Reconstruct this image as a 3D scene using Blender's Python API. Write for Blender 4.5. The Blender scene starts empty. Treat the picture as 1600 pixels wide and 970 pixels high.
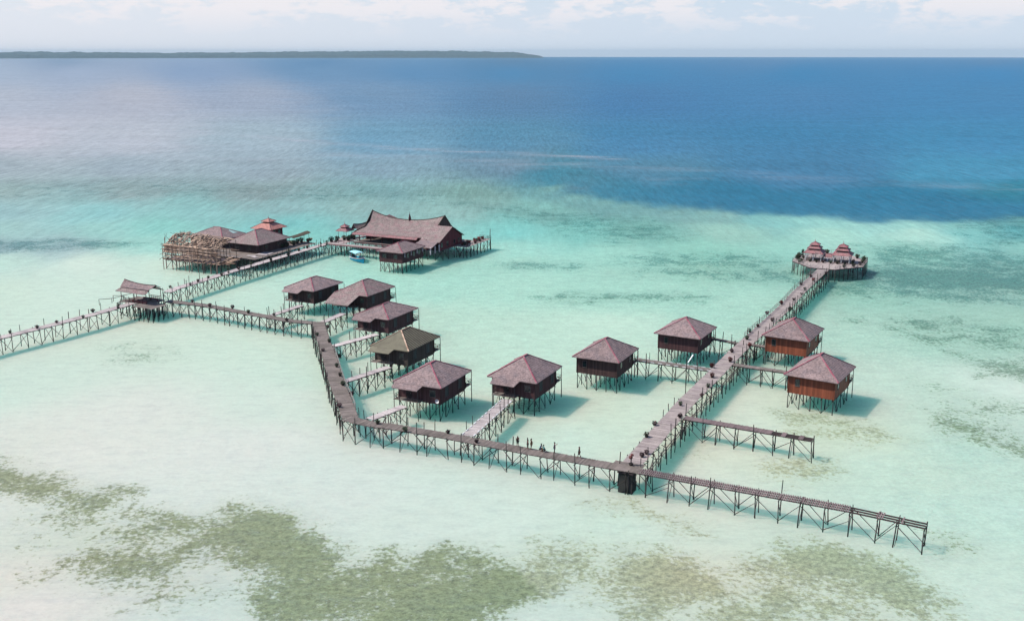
import bpy, bmesh, math, random
import numpy as np
from mathutils import Vector, Matrix, Quaternion, noise as mnoise

random.seed(11)
rng = np.random.default_rng(5)
S = bpy.context.scene
COL = S.collection
R = math.radians
EARTH = 6371000.0

# ------------------------------------------------------------------ camera, sky, sun, exposure
CAM_H, FPX, HOR = 60.0, 1600.0, 82.0
PITCH = math.atan((485 - HOR) / FPX)
cam = bpy.data.cameras.new('camera')
cam.sensor_width, cam.lens = 36.0, 36.0
cam.clip_start, cam.clip_end = 1.0, 120000.0
camo = bpy.data.objects.new('camera', cam)
camo.location = (0, 0, CAM_H)
camo.rotation_euler = (math.pi / 2 - PITCH, 0, 0)
COL.objects.link(camo)
S.camera = camo

SUN_EL = R(50)
SUN_STRENGTH, SKY_STRENGTH = 4.5, 0.15
sun = bpy.data.lights.new('sun', 'SUN')
sun.energy, sun.angle, sun.color = SUN_STRENGTH, R(0.5), (1.0, 0.965, 0.91)
suno = bpy.data.objects.new('sun', sun)
suno.rotation_euler = (0, -(math.pi / 2 - SUN_EL), 0)
suno.location = (-200, 100, 240)
COL.objects.link(suno)

S.view_settings.view_transform = 'Standard'
S.view_settings.look = 'None'
S.view_settings.exposure = 0.0
S.view_settings.gamma = 1.0
S.view_settings.use_curve_mapping = False
S.cycles.max_bounces = 6
S.cycles.diffuse_bounces = 0
S.cycles.volume_bounces = 0
S.cycles.transparent_max_bounces = 8

W = bpy.data.worlds.new('World')
S.world = W
W.use_nodes = True


def nd(nt, typ, **kw):
    n = nt.nodes.new(typ)
    for k, v in kw.items():
        if k == 'inp':
            for a, b in v.items():
                n.inputs[a].default_value = b
        else:
            setattr(n, k, v)
    return n


def mth(nt, op, a, b=None, c=None, clamp=False):
    n = nt.nodes.new('ShaderNodeMath')
    n.operation = op
    n.use_clamp = clamp
    for i, v in enumerate((a, b, c)):
        if v is None:
            continue
        if isinstance(v, (int, float)):
            n.inputs[i].default_value = v
        else:
            nt.links.new(v, n.inputs[i])
    return n.outputs[0]


def mixc(nt, fac, a, b, mode='MIX'):
    n = nt.nodes.new('ShaderNodeMix')
    n.data_type = 'RGBA'
    n.blend_type = mode
    for s, v in ((0, fac), (6, a), (7, b)):
        if isinstance(v, (int, float)):
            n.inputs[s].default_value = v
        elif isinstance(v, tuple):
            n.inputs[s].default_value = v if len(v) == 4 else (*v, 1)
        else:
            nt.links.new(v, n.inputs[s])
    return n.outputs[2]


def ramp(nt, x, lo, hi):
    n = nt.nodes.new('ShaderNodeMapRange')
    n.interpolation_type = 'SMOOTHSTEP'
    nt.links.new(x, n.inputs[0])
    n.inputs[1].default_value, n.inputs[2].default_value = lo, hi
    return n.outputs[0]


def noise(nt, vec, scale, detail=3.0, rough=0.5, dist=0.0):
    n = nt.nodes.new('ShaderNodeTexNoise')
    n.inputs['Scale'].default_value = scale
    n.inputs['Detail'].default_value = detail
    n.inputs['Roughness'].default_value = rough
    n.inputs['Distortion'].default_value = dist
    if vec is not None:
        nt.links.new(vec, n.inputs['Vector'])
    return n.outputs[0]


def vmul(nt, vec, s):
    n = nt.nodes.new('ShaderNodeVectorMath')
    n.operation = 'MULTIPLY'
    nt.links.new(vec, n.inputs[0])
    n.inputs[1].default_value = s
    return n.outputs[0]


# sky: Nishita plus a bank of thin bright tropical cloud low over the horizon
nt = W.node_tree
bg = nt.nodes['Background']
bg.inputs[1].default_value = SKY_STRENGTH
sky = nd(nt, 'ShaderNodeTexSky', sky_type='NISHITA', sun_disc=False, sun_elevation=SUN_EL, sun_rotation=R(270),
         altitude=0.0, air_density=0.8, dust_density=0.6, ozone_density=2.0)
tc = nd(nt, 'ShaderNodeTexCoord')
sep = nd(nt, 'ShaderNodeSeparateXYZ')
nt.links.new(tc.outputs['Generated'], sep.inputs[0])
zz = sep.outputs[2]
cv = vmul(nt, tc.outputs['Generated'], (1.0, 1.0, 2.8))
c1 = noise(nt, cv, 17.0, 8, 0.62)
c2 = noise(nt, cv, 60.0, 6, 0.65)
cl = mth(nt, 'ADD', mth(nt, 'MULTIPLY', c1, 0.72), mth(nt, 'MULTIPLY', c2, 0.28))
cloud = ramp(nt, mth(nt, 'ADD', cl, mth(nt, 'MULTIPLY', zz, 2.4, clamp=True)), 0.53, 0.63)
cloud = mth(nt, 'MULTIPLY', cloud, mth(nt, 'MULTIPLY', ramp(nt, zz, 0.008, 0.045), mth(nt, 'SUBTRACT', 1.0, ramp(nt, zz, 0.10, 0.26))))
low = mth(nt, 'SUBTRACT', 1.0, ramp(nt, zz, 0.02, 0.16))
leftish = ramp(nt, sep.outputs[0], 0.30, -0.55)
SKYK = 1.0 / SKY_STRENGTH
hz_col = mixc(nt, leftish, (0.64 * SKYK, 0.74 * SKYK, 0.87 * SKYK), (0.78 * SKYK, 0.81 * SKYK, 0.89 * SKYK))
c_low = mixc(nt, mth(nt, 'MULTIPLY', low, 0.93), sky.outputs[0], hz_col)
c_cloud = mixc(nt, mth(nt, 'MULTIPLY', cloud, 0.75), c_low, (0.93 * SKYK, 0.88 * SKYK, 0.90 * SKYK))
nt.links.new(c_cloud, bg.inputs[0])

# ------------------------------------------------------------------ helpers
_p, _c = math.sin(PITCH), math.cos(PITCH)


def U(px, py, z=0.0):
    """World point at height z that a survey of the photograph puts at (px, py)."""
    d = Vector(((px - 800) / FPX, _c - (py - 485) / FPX * _p, -_p - (py - 485) / FPX * _c))
    t = (z - CAM_H) / d.z
    return Vector((0, 0, CAM_H)) + d * t


def tag(o, label=None, cat=None, group=None, kind=None):
    if label: o['label'] = label
    if cat: o['category'] = cat
    if group: o['group'] = group
    if kind: o['kind'] = kind
    return o


def thing(name, label, cat, loc=(0, 0, 0), rz=0.0, group=None):
    o = bpy.data.objects.new(name, None)
    o.empty_display_size = 0.3
    o.location = loc
    o.rotation_euler = (0, 0, rz)
    COL.objects.link(o)
    return tag(o, label, cat, group)


class MB:
    """Collects boxes, bars and sheets; build() links them as ONE mesh object."""

    def __init__(self):
        self.v, self.f, self.t = [], [], []

    def poly(self, pts, faces, tone=0.0):
        b = len(self.v)
        self.v += [tuple(p) for p in pts]
        self.f += [tuple(i + b for i in f) for f in faces]
        self.t += [tone] * len(faces)

    def box(self, c, s, rz=0.0, tone=0.0, ax=None):
        hx, hy, hz = s[0] / 2, s[1] / 2, s[2] / 2
        ca, sa = math.cos(rz), math.sin(rz)
        pts = []
        for z in (-hz, hz):
            for x, y in ((-hx, -hy), (hx, -hy), (hx, hy), (-hx, hy)):
                pts.append((c[0] + x * ca - y * sa, c[1] + x * sa + y * ca, c[2] + z))
        self.poly(pts, [(3, 2, 1, 0), (4, 5, 6, 7), (0, 1, 5, 4), (1, 2, 6, 5), (2, 3, 7, 6), (3, 0, 4, 7)], tone)

    def bar(self, a, b, r, n=5, r2=None, tone=0.0):
        a, b = Vector(a), Vector(b)
        d = (b - a).normalized()
        u = d.orthogonal().normalized()
        w = d.cross(u)
        r2 = r if r2 is None else r2
        pts = []
        for p, rr in ((a, r), (b, r2)):
            for k in range(n):
                an = 2 * math.pi * k / n
                pts.append(p + (u * math.cos(an) + w * math.sin(an)) * rr)
        fs = [(k, (k + 1) % n, n + (k + 1) % n, n + k) for k in range(n)]
        fs += [tuple(range(n - 1, -1, -1)), tuple(range(n, 2 * n))]
        self.poly(pts, fs, tone)

    def beam(self, a, b, w, h, tone=0.0):
        """Rectangular bar, h measured upward."""
        a, b = Vector(a), Vector(b)
        d = (b - a).normalized()
        side = d.cross(Vector((0, 0, 1)))
        side = side.normalized() if side.length > 1e-4 else Vector((1, 0, 0))
        up = side.cross(d).normalized()
        pts = [p + side * sx * w / 2 + up * sz * h / 2 for p in (a, b) for sx, sz in ((-1, -1), (1, -1), (1, 1), (-1, 1))]
        self.poly(pts, [(0, 3, 2, 1), (4, 5, 6, 7), (0, 1, 5, 4), (1, 2, 6, 5), (2, 3, 7, 6), (3, 0, 4, 7)], tone)

    def mesh(self, name, mat, smooth=False):
        m = bpy.data.meshes.new(name)
        m.from_pydata(self.v, [], self.f)
        a = m.attributes.new('tone', 'FLOAT', 'FACE')
        a.data.foreach_set('value', np.array(self.t, dtype=np.float32))
        if mat: m.materials.append(mat)
        bm = bmesh.new()
        bm.from_mesh(m)
        bmesh.ops.recalc_face_normals(bm, faces=bm.faces)
        bm.to_mesh(m)
        bm.free()
        if smooth:
            m.polygons.foreach_set('use_smooth', [True] * len(m.polygons))
        return m

    def build(self, name, mat, parent=None, smooth=False, loc=None):
        o = bpy.data.objects.new(name, self.mesh(name, mat, smooth))
        COL.objects.link(o)
        if parent: o.parent = parent
        if loc: o.location = loc
        return o


# ------------------------------------------------------------------ materials
MATS = {}


def surf(name, col, rough=0.8, var=0.35, scale=1.2, stretch=(1, 1, 1), bump=0.0, bscale=8.0, courses=None, boards=None,
         col2=None, spec=0.3, rand=0.12, wet=None):
    """A weathered procedural surface: tone per plank, blotches, streaks, optional shingle courses or vertical boards."""
    m = bpy.data.materials.new(name)
    m.use_nodes = True
    t = m.node_tree
    b = t.nodes['Principled BSDF']
    b.inputs['Roughness'].default_value = rough
    b.inputs['Specular IOR Level'].default_value = spec
    tcn = nd(t, 'ShaderNodeTexCoord')
    ob = tcn.outputs['Object']
    info = nd(t, 'ShaderNodeObjectInfo')
    off = nd(t, 'ShaderNodeVectorMath', operation='ADD')
    t.links.new(ob, off.inputs[0])
    cmb = nd(t, 'ShaderNodeCombineXYZ')
    r37 = mth(t, 'MULTIPLY', info.outputs['Random'], 37.0)
    t.links.new(r37, cmb.inputs[0])
    t.links.new(r37, cmb.inputs[1])
    t.links.new(cmb.outputs[0], off.inputs[1])
    vec = vmul(t, off.outputs[0], stretch)
    n1 = noise(t, vec, scale, 6, 0.65)
    n2 = noise(t, vec, scale * 6, 3, 0.6)
    at = nd(t, 'ShaderNodeAttribute', attribute_name='tone')
    k = mth(t, 'ADD', 1.0, mth(t, 'MULTIPLY', mth(t, 'SUBTRACT', n1, 0.5), var * 2.2))
    k = mth(t, 'ADD', k, mth(t, 'MULTIPLY', mth(t, 'SUBTRACT', n2, 0.5), var * 1.6))
    k = mth(t, 'ADD', k, at.outputs['Fac'])
    k = mth(t, 'ADD', k, mth(t, 'MULTIPLY', mth(t, 'SUBTRACT', info.outputs['Random'], 0.5), rand * 2))
    sp = nd(t, 'ShaderNodeSeparateXYZ')
    t.links.new(ob, sp.inputs[0])
    hgt = n2
    if courses:
        fr = mth(t, 'FRACT', mth(t, 'ADD', mth(t, 'MULTIPLY', sp.outputs[2], courses), mth(t, 'MULTIPLY', n1, 0.35)))
        k = mth(t, 'MULTIPLY', k, mth(t, 'ADD', 0.80, mth(t, 'MULTIPLY', fr, 0.34)))
        vo = nd(t, 'ShaderNodeTexVoronoi', feature='F1')
        vo.inputs['Scale'].default_value = 4.6
        t.links.new(off.outputs[0], vo.inputs['Vector'])
        vs = nd(t, 'ShaderNodeSeparateColor')
        t.links.new(vo.outputs['Color'], vs.inputs[0])
        k = mth(t, 'MULTIPLY', k, mth(t, 'ADD', .76, mth(t, 'MULTIPLY', vs.outputs[0], .48)))
        hgt = mth(t, 'ADD', hgt, mth(t, 'MULTIPLY', fr, -0.8))
    if boards:
        s_ = mth(t, 'ADD', sp.outputs[0], sp.outputs[1])
        fl = mth(t, 'FLOOR', mth(t, 'MULTIPLY', s_, boards))
        wn = nd(t, 'ShaderNodeTexWhiteNoise', noise_dimensions='1D')
        t.links.new(fl, wn.inputs['W'])
        gap = ramp(t, mth(t, 'FRACT', mth(t, 'MULTIPLY', s_, boards)), 0.0, 0.14)
        k = mth(t, 'MULTIPLY', k, mth(t, 'ADD', 0.68, mth(t, 'MULTIPLY', wn.outputs[0], 0.55)))
        k = mth(t, 'MULTIPLY', k, mth(t, 'ADD', 0.55, mth(t, 'MULTIPLY', gap, 0.45)))
    k = mth(t, 'MAXIMUM', k, 0.12)
    base = (*col, 1)
    if col2:
        f2 = ramp(t, noise(t, vec, scale * 0.8, 4, 0.6), 0.42, 0.66)
        base = mixc(t, f2, base, (*col2, 1))
    if wet:
        foot = ramp(t, mth(t, 'ADD', sp.outputs[2], mth(t, 'MULTIPLY', n1, .15)), .66, .38)
        base = mixc(t, foot, base, (*wet, 1))
    sc = nd(t, 'ShaderNodeVectorMath', operation='SCALE')
    if isinstance(base, tuple):
        sc.inputs[0].default_value = base[:3]
    else:
        t.links.new(base, sc.inputs[0])
    t.links.new(k, sc.inputs['Scale'])
    t.links.new(sc.outputs[0], b.inputs['Base Color'])
    if bump:
        bn = nd(t, 'ShaderNodeBump')
        bn.inputs['Strength'].default_value = bump
        bn.inputs['Distance'].default_value = 0.05
        t.links.new(hgt, bn.inputs['Height'])
        t.links.new(bn.outputs[0], b.inputs['Normal'])
    MATS[name] = m
    return m


M_deck_pink = surf('pale pink weathered deck planks', (0.43, 0.355, 0.325), 0.85, 0.26, 0.5, bump=.3, col2=(0.34, 0.275, 0.265))
M_deck_dark = surf('grey brown deck planks', (0.240, 0.195, 0.172), 0.85, 0.32, 0.45, bump=.3, col2=(0.185, 0.152, 0.128))
M_deck_pale = surf('bleached deck planks', (0.56, 0.485, 0.455), 0.85, 0.26, 0.5, bump=.3, col2=(0.45, 0.375, 0.365))
M_deck_red = surf('reddish new deck boards', (0.215, 0.155, 0.150), 0.85, 0.25, 0.5, bump=.3)
M_beam = surf('dark beam timber', (0.090, 0.066, 0.062), 0.85, 0.3, 1.5)
M_post = surf('dark mangrove pole', (0.105, 0.092, 0.082), 0.9, 0.4, 2.0, stretch=(1, 1, .4), rand=.4, wet=(0.026, 0.034, 0.028))
M_post_pale = surf('grey bleached pole', (0.34, 0.30, 0.27), 0.9, 0.3, 2.0, rand=.25)
M_pole_tan = surf('peeled tan pole', (0.60, 0.42, 0.305), 0.85, 0.35, 1.2, rand=.5, col2=(0.33, 0.20, 0.14))
M_roof = surf('pinkish grey wooden shingles', (0.275, 0.198, 0.188), 0.85, 0.50, 0.9, bump=.6, courses=5.0, col2=(0.215, 0.165, 0.165), rand=.10)
M_roof_grey = surf('grey brown wooden shingles', (0.265, 0.208, 0.190), 0.85, 0.50, 0.7, bump=.6, courses=4.0, col2=(0.275, 0.18, 0.175), rand=.06)
M_roof_olive = surf('olive brown ribbed thatch', (0.190, 0.172, 0.122), 0.9, 0.22, 0.9, bump=.5, col2=(0.155, 0.138, 0.10))
M_roof_rib = surf('dark rib strip', (0.085, 0.07, 0.05), 0.9, 0.2)
M_roof_red = surf('pink red painted sheet roof', (0.34, 0.160, 0.160), 0.7, 0.4, 0.8, bump=.3, courses=3.0, col2=(0.25, 0.160, 0.155))
M_roof_orange = surf('salmon painted tiles', (0.50, 0.225, 0.185), 0.7, 0.22, 0.8, bump=.3, courses=4.0)
M_ridge = surf('crimson painted ridge board', (0.36, 0.095, 0.125), 0.6, 0.35, 1.0, col2=(0.42, 0.22, 0.235))
M_ridge_dark = surf('dark ridge board', (0.08, 0.045, 0.045), 0.7, 0.3)
M_wall = surf('dark red brown board wall', (0.088, 0.050, 0.044), 0.75, 0.25, 0.8, stretch=(1, 1, .3), boards=3.4)
M_wall_plum = surf('plum stained board wall', (0.105, 0.050, 0.050), 0.75, 0.25, 0.8, stretch=(1, 1, .3), boards=3.4)
M_wall_brown = surf('umber board wall', (0.085, 0.064, 0.052), 0.75, 0.25, 0.8, stretch=(1, 1, .3), boards=3.4)
M_wall_orange = surf('orange varnished board wall', (0.31, 0.092, 0.046), 0.6, 0.22, 0.6, stretch=(1, 1, .3), boards=2.6, rand=.05)
M_wall_red = surf('oxblood board wall', (0.145, 0.032, 0.038), 0.75, 0.25, 0.8, stretch=(1, 1, .3), boards=3.0)
M_dark = surf('dark doorway timber', (0.022, 0.016, 0.016), 0.7, 0.2)
M_frame = surf('worn window frame', (0.15, 0.115, 0.10), 0.8, 0.25)
M_shutter = surf('grey green shutter', (0.105, 0.120, 0.105), 0.8, 0.25, 1.0, boards=6.0)
M_glass = surf('dark window glass', (0.02, 0.026, 0.03), 0.12, 0.05, spec=.6)
M_white = surf('white paint', (0.78, 0.77, 0.75), 0.6, 0.08)
M_concrete = surf('dark algae stained concrete', (0.050, 0.052, 0.046), 0.9, 0.4, 0.9, bump=.6)
M_pot = surf('dark plant pot', (0.06, 0.042, 0.036), 0.7, 0.3, rand=.4)
M_leaf = surf('dark green leaf', (0.040, 0.058, 0.030), 0.7, 0.4, 3.0, rand=.35)
M_leaf_brown = surf('brown purple leaf', (0.070, 0.038, 0.040), 0.7, 0.4, 3.0, rand=.35)
M_leaf_red = surf('red leaf', (0.20, 0.055, 0.050), 0.7, 0.4, 3.0, rand=.25)
M_leaf_yel = surf('yellow straw leaf', (0.30, 0.24, 0.12), 0.7, 0.4, 3.0, rand=.25)
M_skin = surf('tanned skin', (0.20, 0.10, 0.065), 0.6, 0.05)
M_hair = surf('black hair', (0.012, 0.010, 0.010), 0.5, 0.05)
M_blue = surf('turquoise boat paint', (0.02, 0.36, 0.52), 0.4, 0.15, 1.0)
M_boatwhite = surf('boat pale blue canvas', (0.40, 0.76, 0.82), 0.6, 0.12, 1.0)
M_sky_panel = surf('translucent pale roof sheet', (0.42, 0.58, 0.54), 0.4, 0.15)


def cloth(name, c):
    return surf(name, c, 0.85, 0.12, 4.0, rand=.02)


# ------------------------------------------------------------------ shared pole meshes
def pole_mesh(name, mat, bend, r, seed):
    """A slightly crooked unit pole along z, 0..1, tapering."""
    rr = random.Random(seed)
    n, segs = 6, 5
    mb = MB()
    pts = []
    for s in range(segs + 1):
        u = s / segs
        ox = bend * math.sin(u * math.pi) * (1 if seed % 2 else -1) + rr.uniform(-.015, .015)
        oy = bend * .6 * math.sin(u * 5 + seed) + rr.uniform(-.015, .015)
        rad = r * (1.12 - .3 * u)
        for k in range(n):
            a = 2 * math.pi * k / n
            pts.append((ox + rad * math.cos(a), oy + rad * math.sin(a), u))
    fs = []
    for s in range(segs):
        for k in range(n):
            fs.append((s * n + k, s * n + (k + 1) % n, (s + 1) * n + (k + 1) % n, (s + 1) * n + k))
    fs += [tuple(range(n - 1, -1, -1)), tuple(range(segs * n, segs * n + n))]
    mb.poly(pts, fs)
    return mb.mesh(name, mat, True)


POLES = [pole_mesh('post', M_post, .035, .088, i) for i in range(5)]
POLES_PALE = [pole_mesh('post', M_post_pale, .03, .09, i) for i in range(3)]
POLES_TAN = [pole_mesh('timber_pole', M_pole_tan, .06, .12, i) for i in range(5)]


def pole(name, a, b, parent=None, r=1.0, lib=POLES):
    """One pole object running from a to b (in the parent's frame)."""
    a, b = Vector(a), Vector(b)
    d = b - a
    o = bpy.data.objects.new(name, random.choice(lib))
    COL.objects.link(o)
    o.parent = parent
    o.rotation_mode = 'QUATERNION'
    o.rotation_quaternion = d.to_track_quat('Z', 'Y') @ Quaternion((0, 0, 1), random.uniform(0, 6.28))
    o.location = a
    o.scale = (r, r, d.length)
    return o


# ------------------------------------------------------------------ water
def lin(c):
    c = np.asarray(c, dtype=float) / 255.0
    return np.where(c <= 0.04045, c / 12.92, ((c + 0.055) / 1.055) ** 2.4)


WATER_K = 1.28      # what a white sheet on the water would show under this sun and sky
# colour of the water, the sand under it and, far out at left, painted sky sheen, read at survey points
CP = [
    (860, 284, 69, 132, 156), (860, 275, 71, 134, 159), (860, 295, 122, 169, 169), (900, 296, 66, 130, 156), (900, 287, 68, 132, 159), (900, 307, 123, 170, 169), (940, 304, 64, 128, 155), (940, 295, 66, 130, 158), (940, 315, 123, 170, 170), (980, 310, 61, 126, 155), (980, 301, 63, 128, 158), (980, 321, 124, 171, 170), (1020, 315, 59, 124, 155), (1020, 306, 61, 126, 158), (1020, 326, 126, 172, 172), (1060, 319, 56, 122, 154), (1060, 310, 58, 124, 157), (1060, 330, 130, 175, 174), (1100, 323, 54, 120, 154), (1100, 314, 56, 122, 157), (1100, 334, 134, 179, 176), (1140, 326, 53, 120, 154), (1140, 317, 55, 122, 157), (1140, 337, 140, 182, 179), (1180, 330, 53, 120, 154), (1180, 321, 55, 122, 157), (1180, 341, 136, 194, 193), (1220, 334, 53, 120, 154), (1220, 325, 55, 122, 157), (1220, 345, 143, 199, 196), (1260, 336, 53, 120, 154), (1260, 327, 55, 122, 157), (1260, 347, 150, 205, 200), (1300, 338, 53, 120, 154), (1300, 329, 55, 122, 157), (1300, 349, 157, 210, 204), (1340, 340, 53, 120, 154), (1340, 331, 55, 122, 157), (1340, 351, 163, 214, 207), (1380, 341, 53, 120, 154), (1380, 332, 55, 122, 157), (1380, 352, 164, 215, 208), (1420, 342, 53, 120, 154), (1420, 333, 55, 122, 157), (1420, 353, 164, 215, 208), (1460, 342, 53, 120, 154), (1460, 333, 55, 122, 157), (1460, 353, 155, 208, 203), (1500, 341, 53, 120, 154), (1500, 332, 55, 122, 157), (1500, 352, 142, 199, 196), (1540, 338, 53, 120, 154), (1540, 329, 55, 122, 157), (1540, 349, 129, 188, 188), (1590, 335, 53, 120, 154), (1590, 326, 55, 122, 157), (1590, 346, 121, 182, 184), (1660, 333, 53, 120, 154), (1660, 324, 55, 122, 157), (1660, 344, 119, 181, 183),
    (-300, 113, 160, 176, 202), (0, 113, 166, 180, 204), (120, 113, 162, 176, 203), (300, 113, 140, 162, 196), (500, 113, 115, 150, 188), (650, 113, 100, 143, 186), (800, 113, 88, 139, 184), (1000, 113, 80, 136, 184), (1250, 113, 76, 135, 184), (1550, 113, 76, 137, 188), (1900, 113, 76, 137, 188),
    (-300, 86, 140, 161, 189), (100, 95, 135, 156, 186), (500, 95, 98, 138, 180), (800, 95, 90, 130, 169), (1200, 95, 91, 136, 181), (1550, 95, 89, 135, 180), (1900, 95, 89, 135, 180),
    (0, 150, 180, 186, 204), (200, 150, 180, 183, 200), (400, 150, 160, 171, 194), (600, 150, 120, 151, 185), (800, 150, 100, 135, 173), (1000, 150, 85, 130, 177), (1250, 150, 87, 135, 181), (1550, 150, 84, 137, 183),
    (0, 220, 198, 197, 212), (200, 220, 188, 193, 208), (400, 220, 165, 183, 199), (600, 220, 120, 161, 190), (800, 220, 99, 145, 177), (1000, 220, 85, 136, 177), (1250, 220, 81, 135, 177), (1550, 220, 83, 141, 183),
    (0, 262, 164, 177, 189), (200, 262, 158, 173, 187), (400, 262, 152, 169, 183), (600, 265, 136, 163, 181), (800, 262, 115, 144, 166), (1000, 268, 89, 136, 165), (1250, 270, 77, 129, 167), (1550, 270, 83, 149, 185),
    (0, 300, 162, 183, 185), (200, 300, 156, 175, 179), (400, 300, 150, 169, 173), (600, 300, 132, 171, 176), (750, 305, 127, 164, 161), (900, 292, 105, 134, 148), (1590, 300, 55, 131, 155),
    (0, 330, 156, 191, 197), (150, 330, 148, 199, 203), (300, 330, 144, 191, 193), (450, 325, 144, 179, 183), (560, 320, 148, 183, 183), (700, 325, 150, 189, 187), (850, 330, 134, 185, 181), 
    (0, 358, 163, 199, 198), (150, 358, 157, 203, 200), (250, 355, 143, 203, 198), (450, 350, 129, 197, 198), (800, 360, 133, 203, 200), (900, 362, 135, 199, 193), (1000, 362, 131, 186, 179), (1150, 360, 155, 199, 189), (1300, 364, 175, 221, 209), (1430, 366, 181, 223, 213), (1530, 362, 139, 203, 202), (1590, 360, 111, 186, 192),
    (0, 385, 165, 191, 198), (100, 388, 167, 193, 198), (240, 382, 165, 215, 207), (460, 370, 137, 203, 197), (800, 388, 165, 219, 209), (950, 395, 165, 217, 205), (1100, 392, 151, 207, 194), (1220, 392, 155, 209, 198), (1400, 395, 155, 207, 196), (1590, 395, 145, 199, 194),
    (0, 410, 195, 223, 213), (150, 415, 212, 229, 219), (240, 415, 206, 229, 217), (420, 420, 187, 225, 213), (580, 430, 172, 222, 209), (700, 420, 170, 218, 206), (800, 412, 170, 216, 203), (950, 425, 168, 214, 201), (1100, 420, 160, 206, 191), (1230, 430, 155, 203, 191), (1400, 430, 147, 193, 185), (1590, 430, 145, 191, 185),
    (0, 460, 206, 226, 213), (120, 460, 208, 228, 217), (400, 460, 200, 228, 215), (650, 450, 177, 223, 210), (800, 450, 177, 221, 207), (950, 460, 173, 219, 205), (1100, 460, 171, 217, 203), (1350, 460, 157, 203, 189), (1590, 460, 157, 197, 187),
    (20, 600, 208, 226, 215), (200, 520, 210, 226, 213), (400, 540, 208, 228, 215), (500, 600, 204, 228, 215), (680, 500, 191, 225, 210), (800, 510, 193, 225, 210), (950, 510, 199, 229, 214), (1150, 480, 175, 217, 203), (1350, 520, 179, 215, 201), (1480, 530, 173, 211, 197), (1590, 510, 165, 205, 191),
    (200, 650, 222, 226, 220), (100, 700, 224, 226, 220), (350, 700, 222, 227, 222), (450, 620, 214, 228, 219), (600, 600, 205, 228, 213), (750, 560, 197, 227, 212), (900, 640, 211, 230, 214), (1000, 600, 203, 229, 214), (1150, 640, 214, 229, 213), (1200, 560, 189, 221, 207), (1420, 600, 197, 223, 210), (1590, 600, 210, 229, 220),
    (560, 730, 216, 228, 222), (700, 740, 210, 228, 220), (850, 680, 206, 229, 216), (1150, 700, 216, 228, 212), (1350, 680, 210, 227, 209), (1500, 700, 189, 220, 208), (1590, 690, 196, 219, 209),
    (30, 700, 220, 224, 216), (250, 780, 218, 226, 220), (120, 840, 212, 220, 210), (500, 780, 216, 226, 220), (650, 820, 212, 226, 218), (800, 800, 212, 229, 220), (950, 820, 206, 227, 215), (1100, 800, 214, 226, 214), (1250, 830, 207, 226, 214), (1400, 740, 199, 224, 210), (1500, 800, 195, 224, 212), (1590, 800, 195, 224, 214),
    (20, 900, 224, 222, 214), (60, 950, 226, 222, 218), (200, 900, 212, 220, 214), (330, 950, 208, 222, 216), (600, 900, 212, 223, 214), (850, 950, 206, 223, 215), (900, 880, 208, 223, 211), (1100, 900, 218, 222, 208), (1250, 960, 209, 224, 212), (1500, 880, 203, 226, 214), (1590, 940, 205, 226, 216),
    (0, 1100, 222, 220, 214), (800, 1100, 211, 223, 214), (1600, 1100, 208, 226, 214), (-300, 500, 207, 226, 215), (-300, 700, 220, 226, 220), (-300, 350, 155, 195, 195), (-300, 220, 190, 193, 208), (1900, 350, 105, 180, 188), (1900, 500, 159, 201, 189), (1900, 700, 188, 218, 208), (1900, 220, 83, 141, 183),
]
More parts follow.
